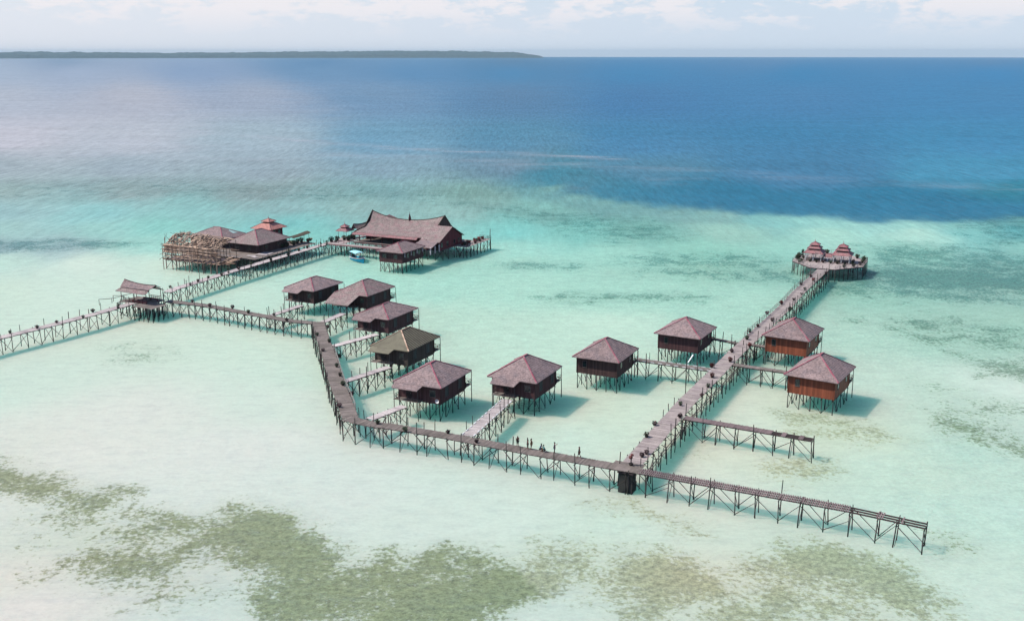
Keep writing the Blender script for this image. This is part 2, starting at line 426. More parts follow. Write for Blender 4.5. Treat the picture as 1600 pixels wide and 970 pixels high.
# seagrass and coral rubble beds: outline in survey points, density, edge softness in metres
BEDS = [
    ([(335, 805), (345, 788), (392, 782), (462, 798), (498, 822), (522, 852), (560, 872), (600, 862), (640, 864), (690, 850), (722, 850), (790, 872), (850, 880), (845, 925), (800, 930), (765, 985), (420, 985), (392, 955), (420, 925), (400, 895), (370, 872), (338, 845)], .70, 2.0),
    ([(420, 850), (520, 860), (600, 885), (700, 880), (780, 890), (770, 960), (640, 985), (480, 985), (440, 930)], .10, 3),
    ([(350, 795), (460, 805), (500, 850), (520, 900), (470, 960), (420, 900), (380, 860)], .16, 2),
    ([(200, 850), (340, 830), (400, 900), (380, 950), (250, 930)], .20, 3),
    ([(-60, 715), (20, 718), (70, 738), (122, 752), (208, 766), (188, 792), (140, 800), (70, 778), (-60, 768)], .70, 2.0),
    ([(200, 798), (258, 788), (318, 805), (302, 842), (268, 836), (222, 815)], .62, 1.6),
    ([(60, 800), (190, 800), (340, 850), (350, 930), (190, 935), (70, 900)], .40, 4.0),
    ([(130, 850), (220, 850), (240, 880), (160, 890)], .16, 2.0),
    ([(840, 850), (960, 843), (1080, 872), (1180, 862), (1262, 844), (1352, 858), (1425, 890), (1485, 935), (1470, 985), (1000, 985), (930, 950), (860, 895)], .60, 2.5, (.56, .55, .42)),
    ([(1225, 850), (1350, 862), (1420, 892), (1475, 938), (1440, 945), (1380, 905), (1250, 880)], .26, 1.5),
    ([(990, 870), (1090, 878), (1095, 930), (1010, 935)], .22, 2.0),
    ([(760, 905), (850, 905), (835, 942), (770, 945)], .66, 1.5),
    ([(1440, 832), (1500, 834), (1530, 860), (1470, 872)], .52, 1.5),
    ([(1190, 640), (1290, 640), (1380, 668), (1430, 690), (1330, 700), (1230, 680)], .44, 2.0, (.66, .62, .50)),
    ([(1175, 715), (1290, 705), (1330, 745), (1240, 765), (1180, 745)], .40, 2.0, (.66, .62, .50)),
    ([(890, 775), (1000, 778), (1010, 802), (920, 806)], .40, 1.6, (.66, .62, .50)),
    ([(1000, 790), (1110, 815), (1120, 850), (1050, 836)], .44, 1.6, (.66, .62, .50)),
    ([(1040, 690), (1110, 690), (1120, 712), (1060, 714)], .34, 1.6, (.66, .62, .50)),
    ([(780, 590), (830, 585), (850, 640), (790, 650)], .30, 2.0, (.66, .62, .50)),
    ([(150, 535), (260, 540), (285, 565), (180, 570)], .37, 2.5, (.66, .62, .50)),
    ([(-30, 376), (120, 373), (225, 379), (200, 388), (60, 392), (-30, 394)], .60, 3.0),
    ([(765, 412), (850, 408), (945, 416), (900, 424), (800, 422)], .52, 3.0),
    ([(830, 462), (910, 456), (985, 462), (950, 472), (860, 472)], .56, 3.0),
    ([(960, 458), (1060, 455), (1130, 464), (1080, 474), (990, 470)], .52, 3.0),
    ([(960, 400), (1100, 392), (1240, 400), (1240, 445), (1120, 440), (1000, 430)], .46, 5.0),
    ([(1230, 435), (1360, 420), (1620, 440), (1640, 480), (1400, 470), (1300, 460)], .52, 5.0),
    ([(1350, 385), (1450, 380), (1640, 400), (1640, 450), (1420, 440), (1360, 415)], .58, 6.0),
    ([(1330, 500), (1460, 490), (1640, 520), (1640, 560), (1460, 540)], .42, 4.0),
    ([(1500, 552), (1640, 570), (1640, 605), (1540, 590)], .54, 3.0),
    ([(1440, 640), (1520, 650), (1640, 690), (1640, 720), (1500, 690)], .47, 3.0),
    ([(1420, 588), (1500, 610), (1640, 640), (1640, 655), (1480, 640)], .40, 3.0),
    ([(720, 318), (900, 330), (1050, 350), (1080, 375), (950, 380), (820, 345)], .45, 8.0),
    ([(-30, 285), (250, 280), (500, 288), (740, 300), (700, 318), (400, 315), (100, 310), (-30, 312)], .30, 12.0),
    ([(1480, 345), (1640, 335), (1640, 385), (1540, 385)], .45, 6.0),
]
# smooth slicks on the outer sea that mirror the bright low sky: polyline, half width in metres, strength
SLICKS = [
    ([(-40, 195), (150, 196), (300, 205), (450, 218), (620, 232), (820, 240), (960, 248)], 9, .95),
    ([(520, 242), (650, 246), (800, 254), (900, 258)], 16, .55),
    ([(860, 262), (1000, 262), (1150, 268), (1300, 282), (1480, 290), (1620, 296)], 12, .32),
    ([(1050, 282), (1200, 276), (1400, 286), (1640, 300)], 14, .28),
    ([(-60, 215), (120, 218), (330, 232)], 40, .30),
    ([(-60, 240), (200, 244), (420, 250)], 14, .45),
    ([(-60, 120), (200, 130), (380, 135)], 500, .25),
    ([(-60, 160), (150, 165), (350, 175)], 150, .25),
]


def build_water():
    ang = list(np.arange(-52, 52.01, 0.26)) + list(np.arange(56, 305, 4.0))
    ang = np.radians(np.array(ang))
    rr = [62.0]
    while rr[-1] < 36000:
        rr.append(rr[-1] * 1.0125 + 0.0)
    rr = np.array([20.0, 40.0] + rr)
    na, nr = len(ang), len(rr)
    A, RR = np.meshgrid(ang, rr)
    X, Y = (RR * np.sin(A)).ravel(), (RR * np.cos(A)).ravel()
    D2 = X * X + Y * Y
    Z = -D2 / (2 * EARTH)
    V = np.column_stack([X, Y, Z])
    V = np.vstack([V, [[0, 0, 0]]])
    faces = []
    i = np.arange(nr - 1)[:, None] * na + np.arange(na)[None, :]
    j = np.arange(nr - 1)[:, None] * na + (np.arange(na)[None, :] + 1) % na
    F = np.stack([i, i + na, j + na, j], -1).reshape(-1, 4)
    c = nr * na
    T = np.column_stack([np.arange(na), (np.arange(na) + 1) % na, np.full(na, c)])
    me = bpy.data.meshes.new('sea_water')
    nv, nf, ntri = len(V), len(F), len(T)
    me.vertices.add(nv)
    me.vertices.foreach_set('co', V.ravel())
    loops = np.concatenate([F.ravel(), T.ravel()]).astype(np.int32)
    me.loops.add(len(loops))
    me.loops.foreach_set('vertex_index', loops)
    me.polygons.add(nf + ntri)
    st = np.concatenate([np.arange(nf) * 4, nf * 4 + np.arange(ntri) * 3]).astype(np.int32)
    me.polygons.foreach_set('loop_start', st)
    me.polygons.foreach_set('use_smooth', np.ones(nf + ntri, dtype=bool))
    me.update(calc_edges=True)

    X, Y = V[:, 0], V[:, 1]
    D = np.hypot(X, Y) + 1e-6

    def sp(x, y):                       # bearing and dip below the horizon: even spacing for near and far survey points
        d = np.hypot(x, y)
        return np.column_stack([np.arctan2(x, y) * 2.0, 6.0 * CAM_H / np.maximum(d, 50)])
    cx, cy, cc = [], [], []
    for px, py, r, g, b in CP:
        w = U(px, py, 0.0)
        if py < 97:
            az = math.atan2(w.x, w.y)
            w = Vector((9000 * math.sin(az), 9000 * math.cos(az), 0))
        cx.append(w.x); cy.append(w.y); cc.append(lin((r, g, b)))
    P = sp(np.array(cx), np.array(cy)); C = np.array(cc)
    Q = sp(X, np.where(Y > -50, Y, 50))
    Q[:, 0] = np.clip(Q[:, 0], -1.6, 1.6)
    Q[:, 1] = np.clip(Q[:, 1], P[:, 1].min(), P[:, 1].max() + .2)
    # wander the sample place so that the bands have uneven edges (same everywhere in the world, not per view)
    def fb(sx, sy, o):
        return np.array([mnoise.noise(Vector((x * sx, y * sy, o))) for x, y in zip(X[near], Y[near])])
    near = np.where((np.abs(np.arctan2(X, Y)) < 0.95) & (D < 4000))[0]
    wob = np.zeros(nv)
    wob[near] = fb(.02, .012, 3.1) * .5 + fb(.06, .03, 7.7) * .35 + fb(.16, .09, 1.7) * .35
    Q[:, 1] += wob * 0.05 * Q[:, 1] * np.clip((D - 90) / 160, 0, 1)
    Q[:, 0] += np.roll(wob, 7) * 0.04
    out = np.zeros((nv, 3))
    for c0 in range(0, nv, 20000):              # blend of the nearest survey points only
        q = Q[c0:c0 + 20000]
        d = np.sqrt(((q[:, None, :] - P[None]) ** 2).sum(2))
        rad = np.partition(d, 11, axis=1)[:, 11:12]
        w = (np.maximum(rad - d, 0) / (rad * (d + .012))) ** 2
        out[c0:c0 + 20000] = (w[:, :, None] * C[None]).sum(1) / w.sum(1)[:, None]
    # what the eye reads far out is part sky sheen and air; an even share comes off, the painted sheen at left stays
    sheen = np.clip((D - 300) / 500, 0, 1)[:, None] * np.array([.042, .040, .055])
    alb = np.clip((out - sheen) / (WATER_K * np.array([1.0, 1.012, 1.125])), 0.004, 0.9)

    bed = np.zeros(nv)
    btint = np.array([.375, .40, .25])[None].repeat(nv, 0)
    for pts, dens, soft, *tn in BEDS:
        q = np.array([U(x, y, 0)[:2] for x, y in pts])
        mnx, mny = q.min(0) - 4 * soft; mxx, mxy = q.max(0) + 4 * soft
        sel = np.where((X > mnx) & (X < mxx) & (Y > mny) & (Y < mxy))[0]
        if not len(sel): continue
        x, y = X[sel], Y[sel]
        ins = np.zeros(len(sel), bool); dist = np.full(len(sel), 1e9)
        for a in range(len(q)):
            x1, y1 = q[a]; x2, y2 = q[(a + 1) % len(q)]
            cr = ((y1 > y) != (y2 > y)) & (x < (x2 - x1) * (y - y1) / (y2 - y1 + 1e-12) + x1)
            ins ^= cr
            L = (x2 - x1) ** 2 + (y2 - y1) ** 2
            t = np.clip(((x - x1) * (x2 - x1) + (y - y1) * (y2 - y1)) / L, 0, 1)
            dist = np.minimum(dist, np.hypot(x - x1 - t * (x2 - x1), y - y1 - t * (y2 - y1)))
        sd = np.where(ins, dist, -dist) / soft
        bed[sel] = np.maximum(bed[sel], 0) + 0
        m = dens * np.clip(.5 + sd / 3, 0, 1)
        if tn: btint[sel[m > .02]] = tn[0]
        bed[sel] = np.minimum(1.0, bed[sel] + m)
    slick = np.zeros(nv)
    for pts, hw, s in SLICKS:
        q = np.array([U(x, y, 0)[:2] for x, y in pts])
        dist = np.full(nv, 1e9)
        for a in range(len(q) - 1):
            x1, y1 = q[a]; x2, y2 = q[a + 1]
            L = (x2 - x1) ** 2 + (y2 - y1) ** 2
            t = np.clip(((X - x1) * (x2 - x1) + (Y - y1) * (y2 - y1)) / L, 0, 1)
            dist = np.minimum(dist, np.hypot(X - x1 - t * (x2 - x1), Y - y1 - t * (y2 - y1)))
        slick = np.maximum(slick, s * np.exp(-(dist / hw) ** 2))
    a = me.attributes.new('water_sheen_colour', 'FLOAT_COLOR', 'POINT')
    a.data.foreach_set('color', np.column_stack([alb, np.ones(nv)]).astype(np.float32).ravel())
    far = np.clip((D - 150) / 130, 0, 1)[:, None]
    tint = (1 - far) * btint + far * np.array([.34, .49, .51])
    a = me.attributes.new('bed_tint', 'FLOAT_COLOR', 'POINT')
    a.data.foreach_set('color', np.column_stack([tint, np.ones(nv)]).astype(np.float32).ravel())
    for nme, arr in (('bed', bed), ('slick', slick), ('reach', D)):
        a = me.attributes.new(nme, 'FLOAT', 'POINT')
        a.data.foreach_set('value', arr.astype(np.float32))

    m = bpy.data.materials.new('clear lagoon water over sand')
    m.use_nodes = True
    t = m.node_tree
    b = t.nodes['Principled BSDF']
    outn = t.nodes['Material Output']
    pos = nd(t, 'ShaderNodeNewGeometry').outputs['Position']
    wc = nd(t, 'ShaderNodeAttribute', attribute_name='water_sheen_colour').outputs['Color']
    bt = nd(t, 'ShaderNodeAttribute', attribute_name='bed_tint').outputs['Color']
    bd = nd(t, 'ShaderNodeAttribute', attribute_name='bed').outputs['Fac']
    sl = nd(t, 'ShaderNodeAttribute', attribute_name='slick').outputs['Fac']
    rc = nd(t, 'ShaderNodeAttribute', attribute_name='reach').outputs['Fac']
    nearf = mth(t, 'SUBTRACT', 1.0, ramp(t, rc, 230, 520))
    # sand ripples and patches of rubble
    big = noise(t, pos, 0.05, 5, 0.6)
    mid = noise(t, pos, 0.35, 5, 0.62, 0.6)
    fine = noise(t, pos, 1.6, 4, 0.7)
    k = mth(t, 'ADD', 1.0, mth(t, 'MULTIPLY', mth(t, 'SUBTRACT', big, .5), .20))
    k = mth(t, 'ADD', k, mth(t, 'MULTIPLY', mth(t, 'SUBTRACT', mid, .5), .42))
    k = mth(t, 'ADD', k, mth(t, 'MULTIPLY', mth(t, 'MULTIPLY', mth(t, 'SUBTRACT', fine, .5), .75), nearf))
    # broken wavelet tone of the open sea, stretched across the wind
    wv = mth(t, 'ADD', mth(t, 'MULTIPLY', noise(t, vmul(t, pos, (0.42, 0.045, 1.0)), 1.0, 6, 0.82), .8), mth(t, 'MULTIPLY', noise(t, vmul(t, pos, (0.35, 1.0, 1.0)), 0.022, 6, 0.8), .25))
    k = mth(t, 'ADD', k, mth(t, 'MULTIPLY', mth(t, 'MULTIPLY', mth(t, 'SUBTRACT', wv, .5), 2.1), mth(t, 'SUBTRACT', 1.0, nearf)))
    wsep = nd(t, 'ShaderNodeSeparateColor')
    t.links.new(wc, wsep.inputs[0])
    calm = mth(t, 'SUBTRACT', 1.0, mth(t, 'MULTIPLY', ramp(t, wsep.outputs[0], .36, .52), .68))
    k = mth(t, 'ADD', 1.0, mth(t, 'MULTIPLY', mth(t, 'SUBTRACT', k, 1.0), calm))
    sc = nd(t, 'ShaderNodeVectorMath', operation='SCALE')
    t.links.new(wc, sc.inputs[0]); t.links.new(k, sc.inputs['Scale'])
    # seagrass: ragged clumps
    g1 = noise(t, pos, 0.13, 9, 0.74, 0.4)
    g2 = noise(t, pos, 1.3, 5, 0.7)
    thr = mth(t, 'ADD', mth(t, 'MULTIPLY', mth(t, 'SUBTRACT', g1, .5), 2.3), mth(t, 'MULTIPLY', mth(t, 'SUBTRACT', g2, .5), 1.9))
    gm = ramp(t, mth(t, 'ADD', bd, mth(t, 'MULTIPLY', thr, ramp(t, bd, 0.0, .12))), .20, .72)
    gv = mth(t, 'MAXIMUM', .35, mth(t, 'ADD', -1.0, mth(t, 'MULTIPLY', noise(t, pos, 1.1, 7, .88), 4.0)))
    gcol = nd(t, 'ShaderNodeVectorMath', operation='SCALE')
    gmul = mixc(t, 1.0, sc.outputs[0], bt, 'MULTIPLY')
    t.links.new(gmul, gcol.inputs[0]); t.links.new(gv, gcol.inputs['Scale'])
    colr = mixc(t, mth(t, 'MAXIMUM', mth(t, 'MULTIPLY', gm, .92), mth(t, 'MULTIPLY', mth(t, 'MULTIPLY', bd, .62), mth(t, 'SUBTRACT', 1.15, mth(t, 'MULTIPLY', nearf, .75)))), sc.outputs[0], gcol.outputs[0])
    t.links.new(colr, b.inputs['Base Color'])
    b.inputs['Specular IOR Level'].default_value = 0.0
    b.inputs['Roughness'].default_value = 1.0
    # light wanders sideways through the water: red is lost first
    b.subsurface_method = 'BURLEY'
    sw = mth(t, 'MULTIPLY', nearf, mth(t, 'SUBTRACT', SSS_W, mth(t, 'MULTIPLY', gm, .62)))
    t.links.new(sw, b.inputs['Subsurface Weight'])
    b.inputs['Subsurface Radius'].default_value = (0.32, 1.0, 0.90)
    b.inputs['Subsurface Scale'].default_value = SSS_SCALE
    # wavelets
    w1 = noise(t, vmul(t, pos, (.7, 1.2, 1)), 1.1, 3, .6)
    w2 = noise(t, vmul(t, pos, (.6, 1.2, 1)), .16, 4, .65)
    hgt = mth(t, 'ADD', mth(t, 'MULTIPLY', w1, .12), mth(t, 'MULTIPLY', w2, .8))
    bp = nd(t, 'ShaderNodeBump')
    bp.inputs['Strength'].default_value = .55
    bp.inputs['Distance'].default_value = 1.0
    t.links.new(hgt, bp.inputs['Height'])
    bp2 = nd(t, 'ShaderNodeBump')
    bp2.inputs['Strength'].default_value = .5
    bp2.inputs['Distance'].default_value = 1.0
    rip = mth(t, 'ADD', mth(t, 'MULTIPLY', noise(t, vmul(t, pos, (.8, 1.15, 1)), .75, 4, .65, .8), .55), mth(t, 'MULTIPLY', noise(t, vmul(t, pos, (.6, 1.2, 1)), .18, 4, .6), .8))
    t.links.new(mth(t, 'MULTIPLY', rip, calm), bp2.inputs['Height'])
    t.links.new(bp2.outputs[0], b.inputs['Normal'])
    gl = nd(t, 'ShaderNodeBsdfGlossy')
    gl.inputs['Roughness'].default_value = .18
    t.links.new(bp.outputs[0], gl.inputs['Normal'])
    fr = nd(t, 'ShaderNodeFresnel')
    fr.inputs['IOR'].default_value = 1.33
    t.links.new(bp.outputs[0], fr.inputs['Normal'])
    fac = mth(t, 'MULTIPLY', mth(t, 'MINIMUM', fr.outputs[0], .20), .38)
    glint = ramp(t, noise(t, vmul(t, pos, (.45, 1, 1)), .55, 5, .8), .42, .72)
    fac = mth(t, 'MULTIPLY', fac, mth(t, 'ADD', .45, mth(t, 'MULTIPLY', glint, 1.7)))
    sn = ramp(t, noise(t, vmul(t, pos, (.22, 1, 1)), .075, 7, .8), .40, .66)
    fac = mth(t, 'ADD', fac, mth(t, 'MULTIPLY', mth(t, 'MULTIPLY', sl, sn), .75), clamp=True)
    mx = nd(t, 'ShaderNodeMixShader')
    t.links.new(fac, mx.inputs[0])
    t.links.new(b.outputs[0], mx.inputs[1])
    t.links.new(gl.outputs[0], mx.inputs[2])
    t.links.new(mx.outputs[0], outn.inputs['Surface'])
    me.materials.append(m)
    o = bpy.data.objects.new('sea_water', me)
    COL.objects.link(o)
    tag(o, 'turquoise shallow lagoon over white sand deepening to blue open sea', 'water', kind='structure')


SSS_W, SSS_SCALE = 0.78, 16.0
build_water()


# ------------------------------------------------------------------ far island
def build_island():
    dist = 15000.0
    a0, a1 = R(-44), R(1.75)
    na, nb = 900, 14
    V, F = [], []
    FV, FF = [], []
    for i in range(na + 1):
        u = i / na
        az = a0 + (a1 - a0) * u
        end = min(1.0, (1 - u) * 26) ** .55
        env = 0.80 + .22 * mnoise.noise(Vector((u * 9, 1.3, 0))) + .12 * mnoise.noise(Vector((u * 31, 4.1, 0)))
        env += .28 * max(0, 1 - abs(u - .80) / .16)
        for j in range(nb + 1):
            w = j / nb
            d = dist + (w - .15) * 1500
            x, y = d * math.sin(az), d * math.cos(az)
            zc = -d * d / (2 * EARTH)
            prof = math.sin(min(1, w * 1.25) * math.pi * .5) ** .6 if w < .8 else math.cos((w - .8) / .2 * math.pi / 2)
            V.append((x, y, zc - 3 + 70 * env * end * max(0, prof)))
            bump = mnoise.noise(Vector((x * .021, y * .021, 2))) * 9 + mnoise.noise(Vector((x * .006, y * .006, 5))) * 10
            FV.append((x, y, zc - 3 + (86 * env * end * max(0, prof) + bump * end + 14 * end if 0 < j < nb else 0)))
    for i in range(na):
        for j in range(nb):
            q = i * (nb + 1) + j
            F.append((q, q + nb + 1, q + nb + 2, q + 1))
    for nme, vv, mat, lab, cat, kind in (
            ('island', V, surf('island soil', (0.10, 0.09, 0.06), .9, .3, .003), 'low flat island far off on the horizon', 'island', 'structure'),
            ('forest', FV, surf('haze tinted forest canopy', (0.042, 0.082, 0.088), .9, .5, .012, rand=0), 'dark wood covering the far island along the horizon', 'forest', 'stuff')):  # canopy colour carries some of the blue of the hazy air
        me = bpy.data.meshes.new(nme)
        me.from_pydata(vv, [], F)
        me.materials.append(mat)
        o = bpy.data.objects.new(nme, me)
        COL.objects.link(o)
        tag(o, lab, cat, kind=kind)


build_island()

# ------------------------------------------------------------------ haze
HAZE_DENSITY = 2.8e-5


def build_haze():
    mb = MB()
    mb.box((0, 0, -60), (70000, 70000, 0.1))
    mb = MB()
    L = 38000.0
    zt, zb = 128.0, -L * L * 2 / (2 * EARTH) - 20
    mb.poly([(-L, -L, zb), (L, -L, zb), (L, L, zb), (-L, L, zb), (-L, -L, zt), (L, -L, zt), (L, L, zt), (-L, L, zt)],
            [(3, 2, 1, 0), (4, 5, 6, 7), (0, 1, 5, 4), (1, 2, 6, 5), (2, 3, 7, 6), (3, 0, 4, 7)])
    m = bpy.data.materials.new('thin sea haze')
    m.use_nodes = True
    t = m.node_tree
    t.nodes.remove(t.nodes['Principled BSDF'])
    v = nd(t, 'ShaderNodeVolumePrincipled')
    v.inputs['Color'].default_value = (0.66, 0.87, 1.0, 1)
    v.inputs['Density'].default_value = HAZE_DENSITY
    v.inputs['Anisotropy'].default_value = 0.0
    t.links.new(v.outputs[0], t.nodes['Material Output'].inputs['Volume'])
    o = mb.build('haze', m)
    tag(o, 'thin bluish sea haze hanging over the water', 'haze', kind='stuff')


if HAZE_DENSITY > 0:
    build_haze()

# ------------------------------------------------------------------ plants
def leaf_mesh(name, mat, n, rad, h, size, seed):
    rr = random.Random(seed)
    mb = MB()
    for _ in range(n):
        while True:
            p = Vector((rr.uniform(-1, 1), rr.uniform(-1, 1), rr.uniform(-1, 1)))
            if .25 < p.length < 1 + rr.uniform(-.25, .2): break
        c = Vector((p.x * rad, p.y * rad, h / 2 + p.z * h / 2))
        a = Vector((rr.uniform(-1, 1), rr.uniform(-1, 1), rr.uniform(-.2, 1))).normalized()
        b = a.orthogonal().normalized()
        s = size * rr.uniform(.6, 1.3)
        mb.poly([c - a * s, c + b * s * .45, c + a * s, c - b * s * .45], [(0, 1, 2, 3)], rr.uniform(-.4, .4))
    return mb.mesh(name, mat)


def lathe(mb, prof, n=10, c=(0, 0, 0)):
    pts = [(c[0] + r * math.cos(2 * math.pi * k / n), c[1] + r * math.sin(2 * math.pi * k / n), c[2] + z) for r, z in prof for k in range(n)]
    fs = [(s * n + k, s * n + (k + 1) % n, (s + 1) * n + (k + 1) % n, (s + 1) * n + k) for s in range(len(prof) - 1) for k in range(n)]
    fs += [tuple(range(n - 1, -1, -1)), tuple(range((len(prof) - 1) * n, len(prof) * n))]
    mb.poly(pts, fs)


_pm = MB()
lathe(_pm, [(.24, 0), (.30, .20), (.34, .22), (.34, .30), (.28, .30), (.26, .24)])
POT = _pm.mesh('pot', M_pot)
FOL = {
    'green': [leaf_mesh('foliage', M_leaf, 110, .50, .75, .17, s) for s in (1, 2, 3)],
    'brown': [leaf_mesh('foliage', M_leaf_brown, 100, .48, .60, .17, s) for s in (4, 5)],
    'red': [leaf_mesh('foliage', M_leaf_red, 120, .42, .80, .17, s) for s in (6, 7)],
    'yellow': [leaf_mesh('foliage', M_leaf_yel, 110, .52, .55, .17, s) for s in (8, 9)],
    'tall': [leaf_mesh('foliage', M_leaf, 90, .32, 1.5, .16, s) for s in (10, 11)],
}


def plant(p, kind, label, group, s=1.0):
    t = thing('potted_plant', label, 'plant', p, random.uniform(0, 6.28), group)
    t.scale = (s, s, s)
    for nme, me, z in (('pot', POT, 0), ('foliage', random.choice(FOL[kind]), .20)):
        o = bpy.data.objects.new(nme, me)
        COL.objects.link(o)
        o.parent = t
        o.location = (0, 0, z)
    return t


# ------------------------------------------------------------------ walkways
DZ = 3.4        # deck height over the water
FOLK = [(810.6, 696), (826.4, 699.6), (832.0, 700.4), (846.0, 702.6), (852.7, 704.0), (868.0, 706.2), (906.7, 713.6)]


def resample(pts, step):
    P = [Vector(p) for p in pts]
    L = [0]
    for a, b in zip(P, P[1:]): L.append(L[-1] + (b - a).length)
    n = max(1, round(L[-1] / step))
    out = []
    for i in range(n + 1):
        s = L[-1] * i / n
        for k in range(len(P) - 1):
            if s <= L[k + 1] + 1e-6: break
        f = (s - L[k]) / max(1e-9, L[k + 1] - L[k])
        out.append(P[k].lerp(P[k + 1], f))
    tg = []
    for i in range(len(out)):
        d = out[min(i + 2, n)] - out[max(i - 2, 0)]
        tg.append(d.normalized())
    return out, tg


def smooth(pts, it=2):
    P = [Vector(p) for p in pts]
    for _ in range(it):
        Q = [P[0]]
        for a, b in zip(P, P[1:]):
            Q += [a.lerp(b, .25), a.lerp(b, .75)]
        Q.append(P[-1])
        P = Q
    return P


def walkway(name, label, cat, pix, width, mat, spacing=3.0, tall=.35, plank=.24, gap=.0, brace=1, group=None, tones=.16, plants=None,
            rails=(), missing=None, outer=None, edges=False, z=DZ, curve=False, post_lib=POLES, cross=True, pr=1.0, wander=.05, seam=0.0):
    """Planked walkway on pairs of driven poles, along a line of survey points."""
    base = [U(x, y, z).xy for x, y in pix] if pix and len(pix[0]) == 2 and not isinstance(pix[0], Vector) else pix
    if curve: base = smooth(base)
    pts, tg = resample(base, plank)
    org = Vector((pts[0].x, pts[0].y, 0))
    t = thing(name, label, cat, org, 0, group)
    loc = lambda p, off, d, zz: Vector((p.x - d.y * off - org.x, p.y + d.x * off - org.y, zz))
    dk = MB()
    n = len(pts)
    total = sum((b - a).length for a, b in zip(pts, pts[1:]))
    for i, (p, d) in enumerate(zip(pts, tg)):
        u = i / max(1, n - 1)
        if missing and missing(u, i):
            if dk.v: dk.build('deck', mat, t)
            dk = MB()
            continue
        a = math.atan2(d.y, d.x)
        tone = random.uniform(-tones, tones)
        s = u * total
        if seam and (s % seam) < plank: tone += .28
        c = loc(p, random.uniform(-wander, wander), d, z - .03 + random.uniform(-.012, .012))
        dk.box(c, (plank * random.uniform(.84, .97) if not gap else plank * gap, width + random.uniform(-.08, .14), .05), a + random.uniform(-.012, .012), tone)
    if dk.v: dk.build('deck', mat, t)
    bents, bd = resample(base, spacing)
    step = 6
    for off in (-width * .36, width * .36):
        sb = MB()
        q, qd = resample(base, 3.0)
        for k in range(len(q) - 1):
            sb.beam(loc(q[k], off, qd[k], z - .155), loc(q[k + 1], off, qd[k + 1], z - .155), .11, .19)
        sb.build('beam', M_beam, t)
    if missing:     # the bare end: a middle joist shows between the side ones
        sb = MB()
        for k in range(len(q) - 1):
            sb.beam(loc(q[k], 0, qd[k], z - .155), loc(q[k + 1], 0, qd[k + 1], z - .155), .11, .19)
        sb.build('beam', M_beam, t)
    hw = width / 2 + .06
    prev = None
    for k, (p, d) in enumerate(zip(bents, bd)):
        if 0 < k < len(bents) - 1: p = p + d * random.uniform(-.4, .4)
        row = []
        for s in (-1, 1):
            foot = loc(p, s * (hw + random.uniform(0, .10)), d, -1.2)
            foot += Vector((random.uniform(-.28, .28), random.uniform(-.28, .28), 0))
            top = z + (random.uniform(.9, 1.9) if random.random() < tall else random.uniform(-.05, .22))
            head = loc(p, s * hw, d, top)
            pole('post', foot, head, t, pr * random.uniform(.8, 1.1), post_lib)
            row.append((foot, head))
        pole('cross_beam', loc(p, -hw - .2, d, z - .33), loc(p, hw + .2, d, z - .33), t, .75)
        if brace:
            if cross:
                sg = 1 if k % 2 else -1
                pole('brace', loc(p, -hw * sg, d, z - .5), loc(p, hw * sg, d, .15), t, .55)
            if prev is not None:
                pp, pd = prev
                for s in ((-1, 1) if brace > 1 else (-1,)):
                    if (k % 2):
                        a_, b_ = loc(pp, s * (hw + .12), pd, z - .35), loc(p, s * (hw + .12), d, random.uniform(-.1, .5))
                    else:
                        a_, b_ = loc(pp, s * (hw + .12), pd, random.uniform(-.1, .5)), loc(p, s * (hw + .12), d, z - random.choice((.35, 1.2)))
                    if random.random() < .92:
                        pole('brace', a_, b_, t, .58)
        prev = (p, d)
    if edges:       # short pale boards nailed along both edges with gaps between
        q, qd = resample(base, .8)
        for side in (-1, 1):
            eb = MB()
            for k in range(0, len(q) - 1, 2):
                eb.beam(loc(q[k], side * (hw - .12), qd[k], z + .04), loc(q[k + 1], side * (hw - .12), qd[k + 1], z + .04 + random.uniform(-.02, .02)), .16, .10, random.uniform(-.15, .1))
            eb.build('edge_board', M_white, t)
    if outer:       # a second, lower row of piles carrying a bare beam beside the deck
        side, off, zo, u0, u1, st_ = outer
        q, qd = resample(base, st_)
        k0, k1 = int(u0 * (len(q) - 1)), int(u1 * (len(q) - 1))
        ob_ = MB()
        for k in range(k0, k1):
            a_, b_ = loc(q[k], side * (hw + off), qd[k], zo), loc(q[k + 1], side * (hw + off), qd[k + 1], zo)
            ob_.bar(a_, b_, .075, 5)
            ob_.bar(a_ + Vector((0, 0, -.5)), b_ + Vector((0, 0, -.5)), .05, 5)
            pole('outer_post', loc(q[k], side * (hw + off + random.uniform(-.1, .2)), qd[k], -1.2), loc(q[k], side * (hw + off), qd[k], zo + random.uniform(.0, .35)), t, .85)
            if k % 2 == 0:
                pole('strut', loc(q[k], side * hw, qd[k], z - .4), a_, t, .55)
        ob_.build('side_beam', M_post, t)
    for side, zlist, r_, u0, u1, ps, mt in rails:
        q, qd = resample(base, ps)
        rb = MB()
        k0, k1 = int(u0 * (len(q) - 1)), int(u1 * (len(q) - 1))
        for k in range(k0, k1 + 1):
            a_ = loc(q[k], side * hw, qd[k], z - .1)
            b_ = loc(q[k], side * hw, qd[k], z + max(zlist) + .06)
            rb.bar(a_, b_, r_ * 1.1, 5)
            if k < k1:
                for zz in zlist:
                    rb.bar(loc(q[k], side * hw, qd[k], z + zz), loc(q[k + 1], side * hw, qd[k + 1], z + zz), r_, 5)
        rb.build('railing', mt, t)
    if plants:
        lab, grp, every, kinds = plants
        q, qd = resample(base, every)
        for k in range(1, len(q) - 1):
            s = 1 if k % 2 else -1
            if random.random() < .12: s = -s
            w = loc(q[k], s * (width / 2 - .35), qd[k], z) + org + Vector((random.uniform(-.8, .8), random.uniform(-.5, .5), 0))
            kd = random.choice(kinds)
            if any((U(*f_, DZ) - w).length < 3.2 for f_ in FOLK): continue
            plant(w, kd, lab, grp, random.uniform(.7, 1.0))
    return t


